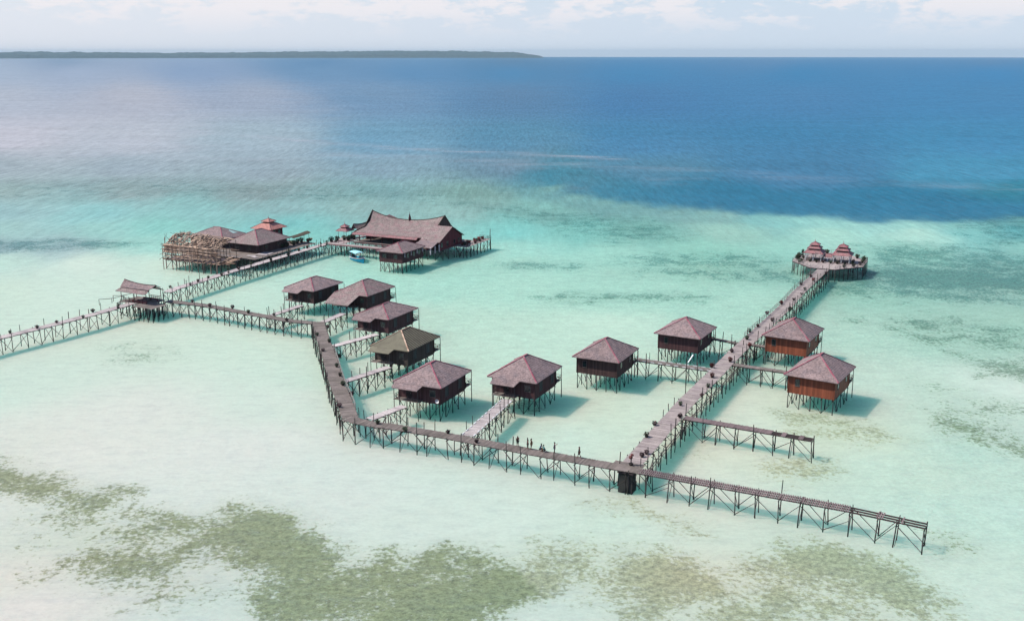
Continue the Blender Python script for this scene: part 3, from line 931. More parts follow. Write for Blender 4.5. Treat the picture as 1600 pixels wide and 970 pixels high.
bare = lambda u, i: False
GB = ('green', 'brown', 'brown', 'green')
walkway('walkway', 'pale bleached walkway running out of the picture edge from the open gatehouse', 'walkway',
        [(-90, 551), (0, 527), (74, 509), (157, 487.6), (208, 473)], 2.3, M_deck_pale, 3.0, .45, brace=1,
        plants=('small shrub in a dark pot on the pale walkway that leads out from the gatehouse', 'potted shrubs on the pale outer walkway', 5.2, ('green', 'brown', 'tall')))
walkway('walkway', 'long pale walkway on close stilts from the gatehouse to the big saddle roofed hall', 'walkway',
        [(262, 456), (276, 450), (361.5, 424), (436, 402), (510, 380.6), (531, 375)], 2.4, M_deck_pale, 2.1, .40, brace=2,
        plants=('small shrub in a dark pot on the walkway between gatehouse and big hall', 'potted shrubs on the hall walkway', 4.0, ('green', 'brown', 'tall', 'green')))
walkway('walkway', 'grey brown walkway from the gatehouse to the sharp bend by the farthest cabins', 'walkway',
        [(262, 470), (320, 476.5), (384.5, 488.5), (419, 494.5), (455, 501), (490, 504)], 2.2, M_deck_dark, 2.3, .45, brace=2,
        plants=('small shrub in a dark pot on the grey brown walkway below the gatehouse', 'potted shrubs on the gatehouse bend walkway', 6.0, GB))
walkway('walkway', 'curved pinkish brown walkway with a pale handrail beside the row of five cabins', 'walkway',
        [(497, 503), (501, 520), (510, 544), (515.5, 560), (525, 594.7), (533, 614.5), (540, 631), (547, 652)], 2.6, M_deck_dark, 2.2, .2, brace=1, curve=True,
        rails=((1, (.45, .85), .05, .36, .95, 2.0, M_post_pale),), seam=2.4,
        plants=('small shrub in a dark pot on the curved walkway beside the cabin row', 'potted shrubs on the curved walkway', 5.4, GB))
walkway('walkway', 'long grey brown front walkway where the people stand, on tall braced poles', 'walkway',
        [(543, 653), (572, 660.7), (620, 667), (700, 680.5), (827.6, 704.7), (940, 724.5), (982, 732)], 2.3, M_deck_dark, 2.6, .35, brace=2, seam=3.1,
        plants=('small shrub in a dark pot on the front walkway where people stand', 'potted shrubs on the front walkway', 5.6, GB))
walkway('walkway', 'unfinished walkway of loose reddish slats that ends in bare joists over the shallows', 'walkway',
        [(986, 732.5), (1016, 738), (1100, 753), (1240, 778), (1332, 795), (1447, 820)], 2.0, M_deck_red, 3.05, .1, plank=.30, gap=.62, brace=2, tones=.22,
        missing=lambda u, i: (u > .765 and not (.845 < u < .872) and not (.925 < u < .935)))
walkway('walkway', 'short side pier of reddish boards ending in bare joists, branching off the long pier', 'walkway',
        [(1070, 652), (1130, 662), (1200, 674), (1270, 686)], 1.7, M_deck_red, 2.9, .1, brace=2,
        missing=lambda u, i: (u > .70 and not (.765 < u < .80) and not (.90 < u < .94)))
walkway('walkway', 'long straight pinkish pier running out to the twin pagoda platform', 'walkway',
        [(985, 727), (1070, 630), (1121, 580), (1151, 549), (1194, 510), (1229, 477), (1247, 457), (1286, 421)], 2.9, M_deck_pink, 3.1, .42, brace=1, seam=3.1, tones=.14, outer=(-1, .75, DZ - .75, .0, .98, 2.6),
        rails=((1, (.5, .95), .045, .50, .98, 2.0, M_post_pale), (-1, (.95,), .045, .56, .98, 2.0, M_post_pale)),
        plants=('small shrub in a dark pot on the long pier to the twin pagodas', 'potted shrubs on the long straight pier', 5.6, ('brown', 'brown', 'green', 'red')))
# low edge rail on the open side of the long pier
JET = dict(width=1.6, mat=M_deck_pale, spacing=2.3, tall=.30, brace=2)
for lab, pix, kw in (
        ('plank jetty leading to the farthest cabin of the row', [(425, 492), (470, 477)], {}),
        ('plank jetty leading to the cabin with the long drooping porch roof', [(502, 504), (536, 489.5)], {}),
        ('plank jetty leading to the third cabin, just past the walkway bend', [(522, 540), (588, 522)], {}),
        ('plank jetty leading to the cabin with the olive ribbed roof', [(539, 595), (607, 573)], {}),
        ('plank jetty leading to the cabin nearest the walkway corner', [(578, 654), (630, 634)], {}),
        ('long pinkish jetty climbing from the front walkway to the middle cabin', [(731, 680), (793, 624)], dict(width=2.0, mat=M_deck_pale, edges=True)),
        ('jetty with white edged boards joining the lone dark cabin to the long pier', [(994, 561), (1113, 578)], dict(width=1.8, mat=M_deck_dark, edges=True)),
        ('short narrow jetty joining the back dark cabin to the long pier', [(1112, 528), (1164, 538)], dict(width=1.2, mat=M_deck_dark)),
        ('jetty joining the nearer orange cabin to the long pier', [(1146, 569), (1230, 581)], dict(width=1.6, mat=M_deck_dark)),
        ('short jetty joining the farther orange cabin to the long pier', [(1168, 537), (1196, 541)], dict(width=1.4, mat=M_deck_dark))):
    k = dict(JET)
    k.update(kw)
    w_, m_ = k.pop('width'), k.pop('mat')
    walkway('jetty', lab, 'jetty', pix, w_, m_, z=DZ - .06, group='short jetties to the cabins', **k)


# ------------------------------------------------------------------ roofs
def hip_pts(x0, x1, y0, y1, ze, zr, k=1.0):
    w, l = x1 - x0, y1 - y0
    cx, cy = (x0 + x1) / 2, (y0 + y1) / 2
    if l >= w:
        e = l / 2 - w / 2 * k
        a, b = Vector((cx, cy - e, zr)), Vector((cx, cy + e, zr))
    else:
        e = w / 2 - l / 2 * k
        a, b = Vector((cx - e, cy, zr)), Vector((cx + e, cy, zr))
    c = [Vector((x0, y0, ze)), Vector((x1, y0, ze)), Vector((x1, y1, ze)), Vector((x0, y1, ze))]
    return c, a, b, l >= w


def hip_roof(parent, x0, x1, y0, y1, ze, zr, mat, cap=M_ridge, name='roof', th=.14, capr=.11, k=1.0, sag=.0):
    c, a, b, along = hip_pts(x0, x1, y0, y1, ze, zr, k)
    mb = MB()
    dn = Vector((0, 0, -th))
    top = c + [a, b]
    pts = top + [p + dn for p in top]
    if along:
        fs = [(0, 1, 4), (1, 2, 5, 4), (2, 3, 5), (3, 0, 4, 5)]
    else:
        fs = [(3, 0, 4), (0, 1, 5, 4), (1, 2, 5), (2, 3, 4, 5)]
    bot = [tuple(i + 6 for i in reversed(f)) for f in fs]
    rim = [(i, i + 6, (i + 1) % 4 + 6, (i + 1) % 4) for i in range(4)]
    mb.poly(pts, fs + bot + rim)
    r = mb.build(name, mat, parent)
    if cap:
        up = Vector((0, 0, .03))
        segs = ([(c[0], a), (c[1], a), (c[2], b), (c[3], b)] if along else [(c[0], a), (c[3], a), (c[1], b), (c[2], b)])
        if (b - a).length > .2: segs.append((a, b))
        for p, q in segs:
            cb = MB()
            cb.beam(p + up, q + up, capr * 2, .10)
            cb.build('ridge_cap', cap, r)
    return r, (c, a, b)


def tiered_roof(parent, cx, cy, half, ze, tiers, mat, cap=M_ridge):
    """Pagoda roof: hip skirts stacked one above another, each with an eave of its own."""
    z = ze
    for i, (h, rise, top) in enumerate(tiers):
        mb = MB()
        th = .10
        n = 4
        lo = [Vector((cx + sx * h, cy + sy * h, z)) for sx, sy in ((-1, -1), (1, -1), (1, 1), (-1, 1))]
        hi = [Vector((cx + sx * top, cy + sy * top, z + rise)) for sx, sy in ((-1, -1), (1, -1), (1, 1), (-1, 1))]
        dn = Vector((0, 0, -th))
        pts = lo + hi + [p + dn for p in lo] + [p + dn for p in hi]
        fs = [(k, (k + 1) % 4, 4 + (k + 1) % 4, 4 + k) for k in range(4)]
        fs += [(8 + (k + 1) % 4, 8 + k, 12 + k, 12 + (k + 1) % 4) for k in range(4)]
        fs += [(k, 8 + k, 8 + (k + 1) % 4, (k + 1) % 4) for k in range(4)] + [(4, 5, 6, 7), (15, 14, 13, 12)]
        mb.poly(pts, fs)
        r = mb.build('roof_tier', mat, parent)
        for k in range(4):
            cb = MB()
            cb.beam(lo[k] + Vector((0, 0, .03)), hi[k] + Vector((0, 0, .03)), .16, .08)
            cb.build('ridge_cap', cap, r)
        if i < len(tiers) - 1:
            nb = MB()
            s = top * .92
            nb.box((cx, cy, z + rise + .20), (s * 2, s * 2, .52))
            nb.build('clerestory', M_dark, parent)
            z = z + rise + .40
        else:
            fb_ = MB()
            lathe(fb_, [(.10, 0), (.16, .12), (.07, .25), (.05, .7), (.01, .95)], 8, (cx, cy, z + rise))
            fb_.build('finial', cap, parent)


def window(parent, c, w, h, nx, ny, depth=.08, fill=None):
    """Framed window standing on a wall; (nx, ny) is the wall's outward direction."""
    a = math.atan2(ny, nx) + math.pi / 2
    f = MB()
    ux, uy = math.cos(a), math.sin(a)
    for s in (-1, 1):
        f.box((c[0] + ux * s * w / 2, c[1] + uy * s * w / 2, c[2]), (.08, depth + .02, h + .16), a)
        f.box((c[0], c[1], c[2] + s * (h / 2 + .04)), (w - .085, depth + .02, .08), a)
    fo = f.build('window', M_frame, parent)
    g = MB()
    g.box((c[0], c[1], c[2]), (w - .086, depth * .5, h - .004), a)
    g.build('shutter' if fill else 'pane', fill or M_glass, fo)


def hollow(mb, x0, x1, y0, y1, z0, z1, t=.12):
    """Four walls butted at the corners."""
    zc, h = (z0 + z1) / 2, z1 - z0
    mb.box(((x0 + x1) / 2, y0 + t / 2, zc), (x1 - x0, t, h))
    mb.box(((x0 + x1) / 2, y1 - t / 2, zc), (x1 - x0, t, h))
    mb.box((x0 + t / 2, (y0 + y1) / 2, zc), (t, y1 - y0 - 2 * t, h))
    mb.box((x1 - t / 2, (y0 + y1) / 2, zc), (t, y1 - y0 - 2 * t, h))


def stilts(t, x0, x1, y0, y1, nx, ny, top, braces=True, lean=.12, r=1.0):
    xs = [x0 + (x1 - x0) * i / (nx - 1) for i in range(nx)]
    ys = [y0 + (y1 - y0) * i / (ny - 1) for i in range(ny)]
    for x in xs:
        for y in ys:
            pole('post', (x + random.uniform(-lean, lean), y + random.uniform(-lean, lean), -1.2), (x, y, top), t, r * random.uniform(.85, 1.15))
    if braces:
        for i in range(nx - 1):
            for y in (ys[0], ys[-1]):
                a, b = (xs[i], y, top - .25), (xs[i + 1], y, .05)
                if random.random() < .5: a, b = (xs[i], y, .05), (xs[i + 1], y, top - .25)
                pole('brace', Vector(a) + Vector((0, -.13, 0)), Vector(b) + Vector((0, -.13, 0)), t, .55)
        for j in range(ny - 1):
            for x in (xs[0], xs[-1]):
                a, b = (x, ys[j], top - .25), (x, ys[j + 1], .05)
                if random.random() < .5: a, b = (x, ys[j], .05), (x, ys[j + 1], top - .25)
                pole('brace', Vector(a) + Vector((.13, 0, 0)), Vector(b) + Vector((.13, 0, 0)), t, .55)


def rail_run(mb, a, b, h, n, r=.035, mids=1, crossed=False):
    a, b = Vector(a), Vector(b)
    for i in range(n + 1):
        p = a.lerp(b, i / n)
        mb.bar(p, p + Vector((0, 0, h)), r * 1.2, 5)
    for m in range(mids + 1):
        zz = Vector((0, 0, h * (1 - m / (mids + 1)) - .03))
        mb.bar(a + zz, b + zz, r, 5)
    if crossed:
        for i in range(n):
            p, q = a.lerp(b, i / n), a.lerp(b, (i + 1) / n)
            mb.bar(p + Vector((0, 0, .05)), q + Vector((0, 0, h - .05)), r * .8, 4)
            mb.bar(q + Vector((0, 0, .05)), p + Vector((0, 0, h - .05)), r * .8, 4)


# ------------------------------------------------------------------ cabins
def cabin(label, c, rot, w, l, zr, roof=M_roof, wall=M_wall, porch=1.35, balcony=True, ze=6.1, porch_w=(.05, .58), dish=False, ribs=False, cap=M_ridge, door_left=False):
    t = thing('stilt_cabin', label, 'cabin', (c[0], c[1], 0), R(rot), 'stilt cabins around the lagoon')
    x0, x1, y0, y1 = -w / 2, w / 2, -l / 2, l / 2
    ov = .72
    wx0, wx1, wy0, wy1 = x0 + ov, x1 - ov, y0 + ov, y1 - ov - .5
    zf = 2.95
    if wall in (M_wall_orange,): zf = 2.75
    r, (cn, ra, rb) = hip_roof(t, x0, x1, y0, y1, ze, zr, roof, cap)
    if ribs:
        rbm = MB()
        for k in range(-7, 8):
            yy = k * .72
            zt = zr - max(0, (abs(yy) - abs(rb.y - ra.y) / 2)) * (zr - ze) / (w / 2)
            if zt < ze + .15: continue
            xt = (w / 2) * (1 - (zt - ze) / (zr - ze))
            for s in (1, -1):
                rbm.beam(Vector((s * (xt + .02), yy, zt + .04)), Vector((s * (w / 2), yy, ze + .04)), .11, .07)
        rbm.build('rib', M_roof_rib, r)
    wm = MB()
    hollow(wm, wx0, wx1, wy0, wy1, zf, ze + .10)
    wo = wm.build('wall', wall, t)
    fm = MB()
    fm.box(((wx0 + wx1) / 2, (wy0 + wy1) / 2, zf + .06), (wx1 - wx0 - .26, wy1 - wy0 - .26, .12))
    fm.build('floor', M_beam, t)
    cb = MB()
    for x in (wx0, wx1):
        for y in (wy0, wy1):
            cb.box((x, y, (zf + ze) / 2), (.16, .16, ze - zf - .01))
    cb.build('corner_board', wall, t)
    # long right side, with shuttered windows; front with door under the porch
    for yy in (-.22, .22):
        window(t, (wx1 + .02, yy * l + random.uniform(-.3, .3), 4.6 if porch else 4.75), 1.3 if porch else 1.0, 1.7 if porch else 1.1, 1, 0, fill=M_shutter if porch else None)
    if porch:
        pa, pb = x0 + w * porch_w[0], x0 + w * porch_w[1]
        sl = (zr - ze) / (w / 2)
        pm = MB()
        ya, yb = y0 + .30, y0 - porch
        za, zb = ze + .10, ze + .10 - (ya - yb) * min(sl, .42)
        pts = [(pa, yb, zb), (pb, yb, zb), (pb + .5, ya, za), (pa - .1, ya, za)]
        pm.poly(pts + [(p[0], p[1], p[2] - .12) for p in pts], [(0, 1, 2, 3), (7, 6, 5, 4), (0, 4, 5, 1), (1, 5, 6, 2), (2, 6, 7, 3), (3, 7, 4, 0)])
        pm.build('porch_roof', roof, t)
        fm = MB()
        dpt = min(porch, 1.7) + .2
        n = 9
        for i in range(n):
            fm.box((pa + (pb - pa) * (i + .5) / n, wy0 - dpt / 2 - .01, 3.28), ((pb - pa) / n * .93, dpt, .06), 0, random.uniform(-.15, .15))
        fm.build('porch_floor', M_deck_dark, t)
        for x in (pa + .15, pb - .15):
            pole('porch_post', (x, wy0 - dpt + .1, -1.2), (x, wy0 - dpt + .1, zb + (ya - yb) * .12), t, .8)
        rm = MB()
        rail_run(rm, (pa + .15, wy0 - dpt + .1, 3.3), (pa + .15, wy0, 3.3), .85, 2, crossed=True)
        rail_run(rm, (pa + (pb - pa) * .55, wy0 - dpt + .1, 3.3), (pb - .15, wy0 - dpt + .1, 3.3), .85, 2, crossed=True)
        rm.build('railing', M_beam, t)
        dm = MB()
        dx = pa + (pb - pa) * .45
        dm.box((dx, wy0 - .02, 4.3), (1.0, .10, 2.05))
        do = dm.build('door', M_dark, t)
        hm = MB()
        hm.box((dx + .38, wy0 - .10, 4.25), (.05, .06, .16))
        hm.build('handle', M_post_pale, do)
        window(t, (wx1 - 1.3, wy0 - .02, 4.7), 1.1, 1.1, 0, -1)
    else:
        window(t, (wx0 + (wx1 - wx0) * .20, wy0 - .02, 4.75), .75, 1.15, 0, -1)
    if balcony:
        bx0, bx1 = wx0 + .6, wx1 + .15
        by0, by1 = wy1 + .02, y1 + .95
        bm_ = MB()
        n = 12
        for i in range(n):
            bm_.box((bx0 + (bx1 - bx0) * (i + .5) / n, (by0 + by1) / 2, 3.22), ((bx1 - bx0) / n * .93, by1 - by0, .06), 0, random.uniform(-.15, .15))
        bo = bm_.build('balcony', M_deck_dark, t)
        rm = MB()
        rail_run(rm, (bx1, by0, 3.25), (bx1, by1, 3.25), .95, 2, crossed=True)
        rail_run(rm, (bx0, by1, 3.25), (bx1, by1, 3.25), .95, 6, crossed=True)
        rm.build('railing', M_beam, bo)
        for x in (bx0, (bx0 + bx1) / 2, bx1):
            pole('balcony_post', (x + .05, by1, -1.2), (x, by1, 3.2 if x != bx1 else 5.6), t, .85)
    stilts(t, wx0 + .1, wx1 - .1, wy0 + .1, wy1 - .1, 5, 5, zf + .02)
    jm = MB()
    for k in range(5):
        x = wx0 + .1 + (wx1 - wx0 - .2) * k / 4
        jm.box((x, (wy0 + wy1) / 2, zf - .10), (.14, wy1 - wy0 - .1, .18))
    jm.build('joist', M_beam, t)
    if dish:
        d_ = MB()
        lathe(d_, [(.02, 0), (.22, .05), (.36, .16), (.38, .20), (.20, .08)], 14)
        o = d_.build('dish', M_white, t, loc=(wx1 - .35, wy0 - .10, 3.6))
        o.rotation_euler = (R(90), 0, 0)
    return t


cabin('grey pink roofed cabin farthest back in the row, its jetty nearest the gatehouse', (-47.4, 239.0), -28.0, 9.0, 11.2, 8.1)
cabin('cabin with a long drooping porch roof, second in the row from the gatehouse side', (-34.4, 234.3), -27.0, 9.1, 11.5, 8.5, roof=M_roof_grey, porch=3.9, porch_w=(-.02, .70))
cabin('pale pink roofed cabin third in the row, between the drooping porch and the olive roof', (-27.0, 213.1), -26.8, 9.0, 11.6, 8.0, wall=M_wall_plum)
cabin('cabin with an olive brown ribbed roof, the only one of that colour', (-20.5, 189.9), -26.4, 8.6, 11.6, 8.6, roof=M_roof_olive, wall=M_wall_brown, ribs=True, cap=M_pole_tan)
cabin('pink roofed cabin nearest the walkway corner, with a white dish on its wall', (-13.6, 168.1), -25.0, 9.3, 11.1, 8.6, wall=M_wall_plum, dish=True)
cabin('middle cabin standing alone at the end of the long jetty from the front walkway', (2.3, 170.7), -25.8, 9.4, 10.9, 9.0, wall=M_wall_plum, porch_w=(.14, .62), porch=1.5)
cabin('dark walled cabin without a porch, standing well left of the long pier', (17.4, 182.2), -26.5, 9.2, 10.4, 8.9, wall=M_wall, porch=0)
cabin('dark walled cabin without a porch, farther back beside the long pier', (34.8, 197.9), -28.8, 9.6, 10.3, 8.8, wall=M_wall_plum, porch=0)
cabin('orange walled cabin farther back, close against the long pier', (56.0, 196.6), -30.5, 9.4, 11.2, 8.9, wall=M_wall_orange, porch=0)
cabin('orange walled cabin nearer the front, casting its shadow on open water', (53.9, 171.1), -32.5, 9.4, 11.2, 9.1, wall=M_wall_orange, porch=0)

# ------------------------------------------------------------------ the far group shares one grid
GA = R(-26)


def G(x, y):
    return (x * math.cos(GA) - y * math.sin(GA), x * math.sin(GA) + y * math.cos(GA), 0.0)


def plank_floor(parent, x0, x1, y0, y1, z, mat, pw=.3, name='deck', th=.06, clip=None):
    mb = MB()
    n = max(2, int((x1 - x0) / pw))
    for i in range(n):
        x = x0 + (x1 - x0) * (i + .5) / n
        a, b = y0, y1
        if clip:
            ab = clip(x)
            if not ab: continue
            a, b = ab
        mb.box((x, (a + b) / 2, z - th / 2 + random.uniform(-.01, .01)), ((x1 - x0) / n * .94, b - a + random.uniform(-.06, .06), th), 0, random.uniform(-.14, .14))
    return mb.build(name, mat, parent)


def sheet(mb, rows, th=.14):
    """Closed roof slab from a grid of points (rows of equal length)."""
    nr_, nc = len(rows), len(rows[0])
    pts = [Vector(p) for r_ in rows for p in r_]
    N = len(pts)
    pts += [p - Vector((0, 0, th)) for p in pts]
    fs = []
    for i in range(nr_ - 1):
        for j in range(nc - 1):
            q = i * nc + j
            fs.append((q, q + 1, q + nc + 1, q + nc))
            fs.append((N + q, N + q + nc, N + q + nc + 1, N + q + 1))
    for j in range(nc - 1):
        fs.append((j, N + j, N + j + 1, j + 1))
        q = (nr_ - 1) * nc + j
        fs.append((q, q + 1, N + q + 1, N + q))
    for i in range(nr_ - 1):
        q = i * nc
        fs.append((q, q + nc, N + q + nc, N + q))
        q += nc - 1
        fs.append((q, N + q, N + q + nc, q + nc))
    mb.poly(pts, fs)


# big hall: local origin at the middle of the main block
def hall():
    ox, oy = -168.0, 268.0
    t = thing('dining_hall', 'large hall with sweeping horned saddle roof, biggest building of the resort', 'hall', G(ox, oy), GA)
    X = lambda x: x - ox
    Y = lambda y: y - oy
    xl, xr = X(-180.4), X(-154.0)
    ridge_y, f_y, b_y = Y(268.6), Y(259.9), Y(277.4)
    n = 18
    # front and back slopes: straight upper slope, slacker skirt; ridge sags between two horns
    def zr(u):
        return 9.7 + 2.7 * (abs(u * 2 - .92) ** 2.2) * (.92 if u < .46 else .66)
    for s, ye, nm in ((-1, f_y, 'roof_front_slope'), (1, b_y, 'roof_back_slope')):
        rows = []
        for v, yy, zz, l0 in ((0, 0, None, 1.2), (.33, .33, .50, 2.0), (.62, .62, .24, 1.4), (1.0, 1.0, 0.0, 0.0)):
            row = []
            for i in range(n + 1):
                u = i / n
                x0_, x1_ = xl - .6 + l0, xr + .2 - (v * 1.1)
                x = x0_ + (x1_ - x0_) * u
                rz = zr(u)
                z = 6.2 + (rz - 6.2) * (1.0 if zz is None else zz)
                row.append((x, ridge_y + (ye - ridge_y) * yy, z))
            rows.append(row)
        mb = MB()
        sheet(mb, rows)
        mb.build('roof_slope', M_roof_grey, t)
        if s < 0:
            sk = MB()
            rows2 = []
            for yy, z in ((ye + .02, 6.16), (ye - 1.15, 5.62)):
                rows2.append([(xl - .9 + (xr - 3.2 - xl) * i / 6, yy, z) for i in range(7)])
            sheet(sk, rows2, .10)
            sk.build('eave_skirt', M_roof_red, t)
    for s, ye in ((-1, f_y), (1, b_y)):
        for xa, xb, xc, u in ((xr + .24, xr - .45, xr - .86, 1), (xl + .55, xl + 1.2, xl - .62, 0)):
            vb = MB()
            rz = zr(u)
            p0, p1, p2 = (Vector((xa, ridge_y, rz + .1)), Vector((xb, ridge_y + (ye - ridge_y) * .62, 6.2 + (rz - 6.2) * .24 + .06)), Vector((xc, ye, 6.26)))
            vb.beam(p0, p1, .16, .42)
            vb.beam(p1, p2, .16, .42)
            vb.build('verge_shade_strip', M_roof_rib, t)  # dark strip added in place of the shaded gap along the roof edge
    rc = MB()
    for i in range(n):
        a = Vector((xl + .6 + (xr - xl - .4) * i / n, ridge_y, zr(i / n) + .06))
        b = Vector((xl + .6 + (xr - xl - .4) * (i + 1) / n, ridge_y, zr((i + 1) / n) + .06))
        rc.beam(a, b, .26, .16)
    rc.build('ridge_cap', M_roof_rib, t)
    for x, u in ((xl + .75, 0), (xr + .05, 1)):
        g = MB()
        zz = zr(u)
        g.poly([(x, ridge_y, zz - .15), (x, ridge_y + (f_y - ridge_y) * .6, 6.3 + (zz - 6.2) * .22), (x, ridge_y + (b_y - ridge_y) * .6, 6.3 + (zz - 6.2) * .22),
                (x + .12, ridge_y, zz - .15), (x + .12, ridge_y + (f_y - ridge_y) * .6, 6.3 + (zz - 6.2) * .22), (x + .12, ridge_y + (b_y - ridge_y) * .6, 6.3 + (zz - 6.2) * .22)],
               [(0, 1, 2), (5, 4, 3), (0, 3, 4, 1), (1, 4, 5, 2), (2, 5, 3, 0)])
        g.build('gable', M_wall, t)
    hip_roof(t, X(-183.6), X(-175.5), Y(271.5), Y(282.0), 6.3, 9.2, M_roof_red, None, 'rear_roof')
    # little spire on the ridge
    sp = MB()
    lathe(sp, [(.55, -.5), (.50, .2), (.34, .9), (.06, 1.9), (.02, 2.5)], 4, (X(-166.2), ridge_y, 9.9))
    sp.build('spire', M_wall_plum, t)
    # right wing: gable roof facing the end deck
    gx0, gx1, gr, ga, gb = X(-155.6), X(-148.8), Y(264.6), Y(256.4), Y(271.8)
    for ye in (ga, gb):
        mb = MB()
        sheet(mb, [[(gx0, gr, 9.4), (gx1, gr, 9.5)], [(gx0, ye, 6.0), (gx1, ye, 5.9)]], .14)
        mb.build('wing_roof_slope', M_roof_grey, t)
    g = MB()
    x = gx1 - .55
    pr_ = [(ga + .75, 3.2), (gb - .75, 3.2), (gb - .75, 6.0), (gr, 9.1), (ga + .75, 6.0)]
    g.poly([(x, a, b) for a, b in pr_] + [(x + .14, a, b) for a, b in pr_],
           [(4, 3, 2, 1, 0), (5, 6, 7, 8, 9)] + [(k, (k + 1) % 5, 5 + (k + 1) % 5, 5 + k) for k in range(5)])
    g.build('gable_wall', M_wall_red, t)
    for yy in (258.6, 262.0, 266.2, 269.0):
        window(t, (x + .15, Y(yy), 4.8), 1.1, 1.2, 1, 0)
    # small lean-to between wing and corner pavilion
    mb = MB()
    sheet(mb, [[(X(-155.0), Y(256.6), 6.3), (X(-149.2), Y(256.6), 6.1)], [(X(-154.4), Y(250.4), 5.8), (X(-148.0), Y(250.4), 5.3)]], .12)
    mb.build('porch_roof', M_roof, t)
    for xx, yy in ((-148.5, 250.8), (-148.6, 253.6), (-148.7, 256.2)):
        b = MB()
        b.box((X(xx), Y(yy), 4.35), (.28, .28, 2.1))
        b.build('column', M_white, t)
    # walls: back and sides closed, front open with dark interior behind a railing
    wm = MB()
    wm.box((X(-166.5), Y(276.2), 4.8), (25.0, .15, 3.2))
    wm.box((X(-153.6), Y(263.0), 4.8), (.15, 12.0, 3.2))
    wm.box((X(-179.4), Y(270.0), 4.8), (.15, 12.2, 3.2))
    wm.box((X(-160.6), Y(265.4), 4.8), (13.0, .15, 3.2))
    wm.build('wall', M_wall_red, t)
    ib = MB()
    ib.box((X(-173.4), Y(268.6), 4.7), (11.6, .2, 3.0))
    ib.build('inner_wall', M_dark, t)
    for k in range(6):
        b = MB()
        b.box((X(-179.6 + k * 4.1), Y(260.6), 4.6), (.22, .22, 2.9))
        b.build('column', M_wall_red, t)
    plank_floor(t, X(-180.6), X(-148.6), Y(258.4), Y(277.0), DZ, M_deck_dark, .35, 'floor')
    bm_ = MB()
    for yy in (258.6, 262, 266, 270, 274, 276.8):
        bm_.box((X(-164.6), Y(yy), DZ - .2), (31.8, .2, .26))
    bm_.build('joist', M_beam, t)
    stilts(t, X(-180), X(-149), Y(258.8), Y(276.5), 13, 6, DZ - .1, True, .15)


hall()


def front_terrace():
    ox, oy = -172.0, 254.0
    t = thing('terrace', 'narrow pink railed terrace along the open front of the big hall', 'terrace', G(ox, oy), GA)
    X = lambda x: x - ox
    Y = lambda y: y - oy
    plank_floor(t, X(-187), X(-158.2), Y(252.0), Y(254.3), DZ + .05, M_deck_pink, .3)
    plank_floor(t, X(-187), X(-181), Y(254.4), Y(263.5), DZ + .05, M_deck_pink, .3, 'side_deck')
    rm = MB()
    rail_run(rm, (X(-183.0), Y(254.2), DZ + .05), (X(-159), Y(254.2), DZ + .05), .95, 12, .06)
    rm.build('railing', M_roof_red, t)
    fb_ = MB()
    fb_.box((X(-172.6), Y(251.93), DZ - .1), (28.6, .08, .34))
    fb_.build('fascia', M_roof_red, t)
    stilts(t, X(-186.5), X(-159), Y(252.2), Y(254.2), 13, 2, DZ - .03)
    stilts(t, X(-186.5), X(-182), Y(257.0), Y(263), 3, 3, DZ - .03, False)


front_terrace()


def corner_pavilion():
    ox, oy = -153.9, 243.6
    t = thing('corner_pavilion', 'hip roofed pavilion with plum walls on white footed stilts before the hall', 'pavilion', G(ox, oy), GA)
    hip_roof(t, -4.4, 4.4, -6.2, 6.2, 6.0, 8.0, M_roof)
    m = MB()
    hollow(m, -3.8, 3.8, -5.5, 6.0, 2.9, 6.1)
    m.build('wall', M_wall_plum, t)
    m = MB()
    m.box((0, .25, 2.97), (7.3, 11.2, .13))
    m.build('floor', M_beam, t)
    for yy, w_ in ((-2.6, 1.2), (.6, 1.2), (3.6, 1.2)):
        window(t, (3.83, yy, 4.7), w_, 1.2, 1, 0)
    for xx in (-2.0, 1.6):
        window(t, (xx, -5.53, 4.7), 1.2, 1.1, 0, -1)
    for yy in (-4.4, -1.0, 2.2, 5.2):
        b = MB()
        b.box((3.95, yy, 5.2), (.2, .24, 1.3))
        b.build('column', M_white, t)
    stilts(t, -3.6, 3.6, -5.3, 5.8, 6, 6, 2.92, True, .12)
    for k in range(9):
        pole('cross_brace', (-3.7 + k * .85, -5.45, 2.6 if k % 2 else .1), (-2.85 + k * .85, -5.45, .1 if k % 2 else 2.6), t, .5, POLES_PALE)


corner_pavilion()


def end_deck():
    ox, oy = -147.5, 273.5
    t = thing('sun_deck', 'open stilted deck behind the right end of the big hall, crowded with red plants', 'deck', G(ox, oy), GA)
    plank_floor(t, -1.0, 3.0, -8, 8.0, DZ, M_deck_pink, .3)
    rm = MB()
    rail_run(rm, (2.9, -7.9, DZ), (2.9, 7.9, DZ), 1.0, 9, .045)
    rail_run(rm, (-1, 7.9, DZ), (2.9, 7.9, DZ), 1.0, 3, .045)
    rm.build('railing', M_beam, t)
    stilts(t, -.8, 2.9, -7.8, 7.8, 4, 8, DZ - .06)
    pole('mast', (2.8, 7.6, 0), (2.8, 7.6, 6.6), t, 1.3)
    for k in range(14):
        p = G(ox + random.uniform(-.5, 2.6), oy + random.uniform(-7.4, 7.4))
        kd = 'red' if k % 3 < 2 else 'green'
        plant((p[0], p[1], DZ), kd, {'red': 'red leaved potted shrub crowded on the deck behind the big hall', 'green': 'green potted shrub among the red ones on the deck behind the big hall'}[kd],
              {'red': 'red shrubs on the hall deck', 'green': 'green shrubs on the hall deck'}[kd], random.uniform(.8, 1.3))


end_deck()


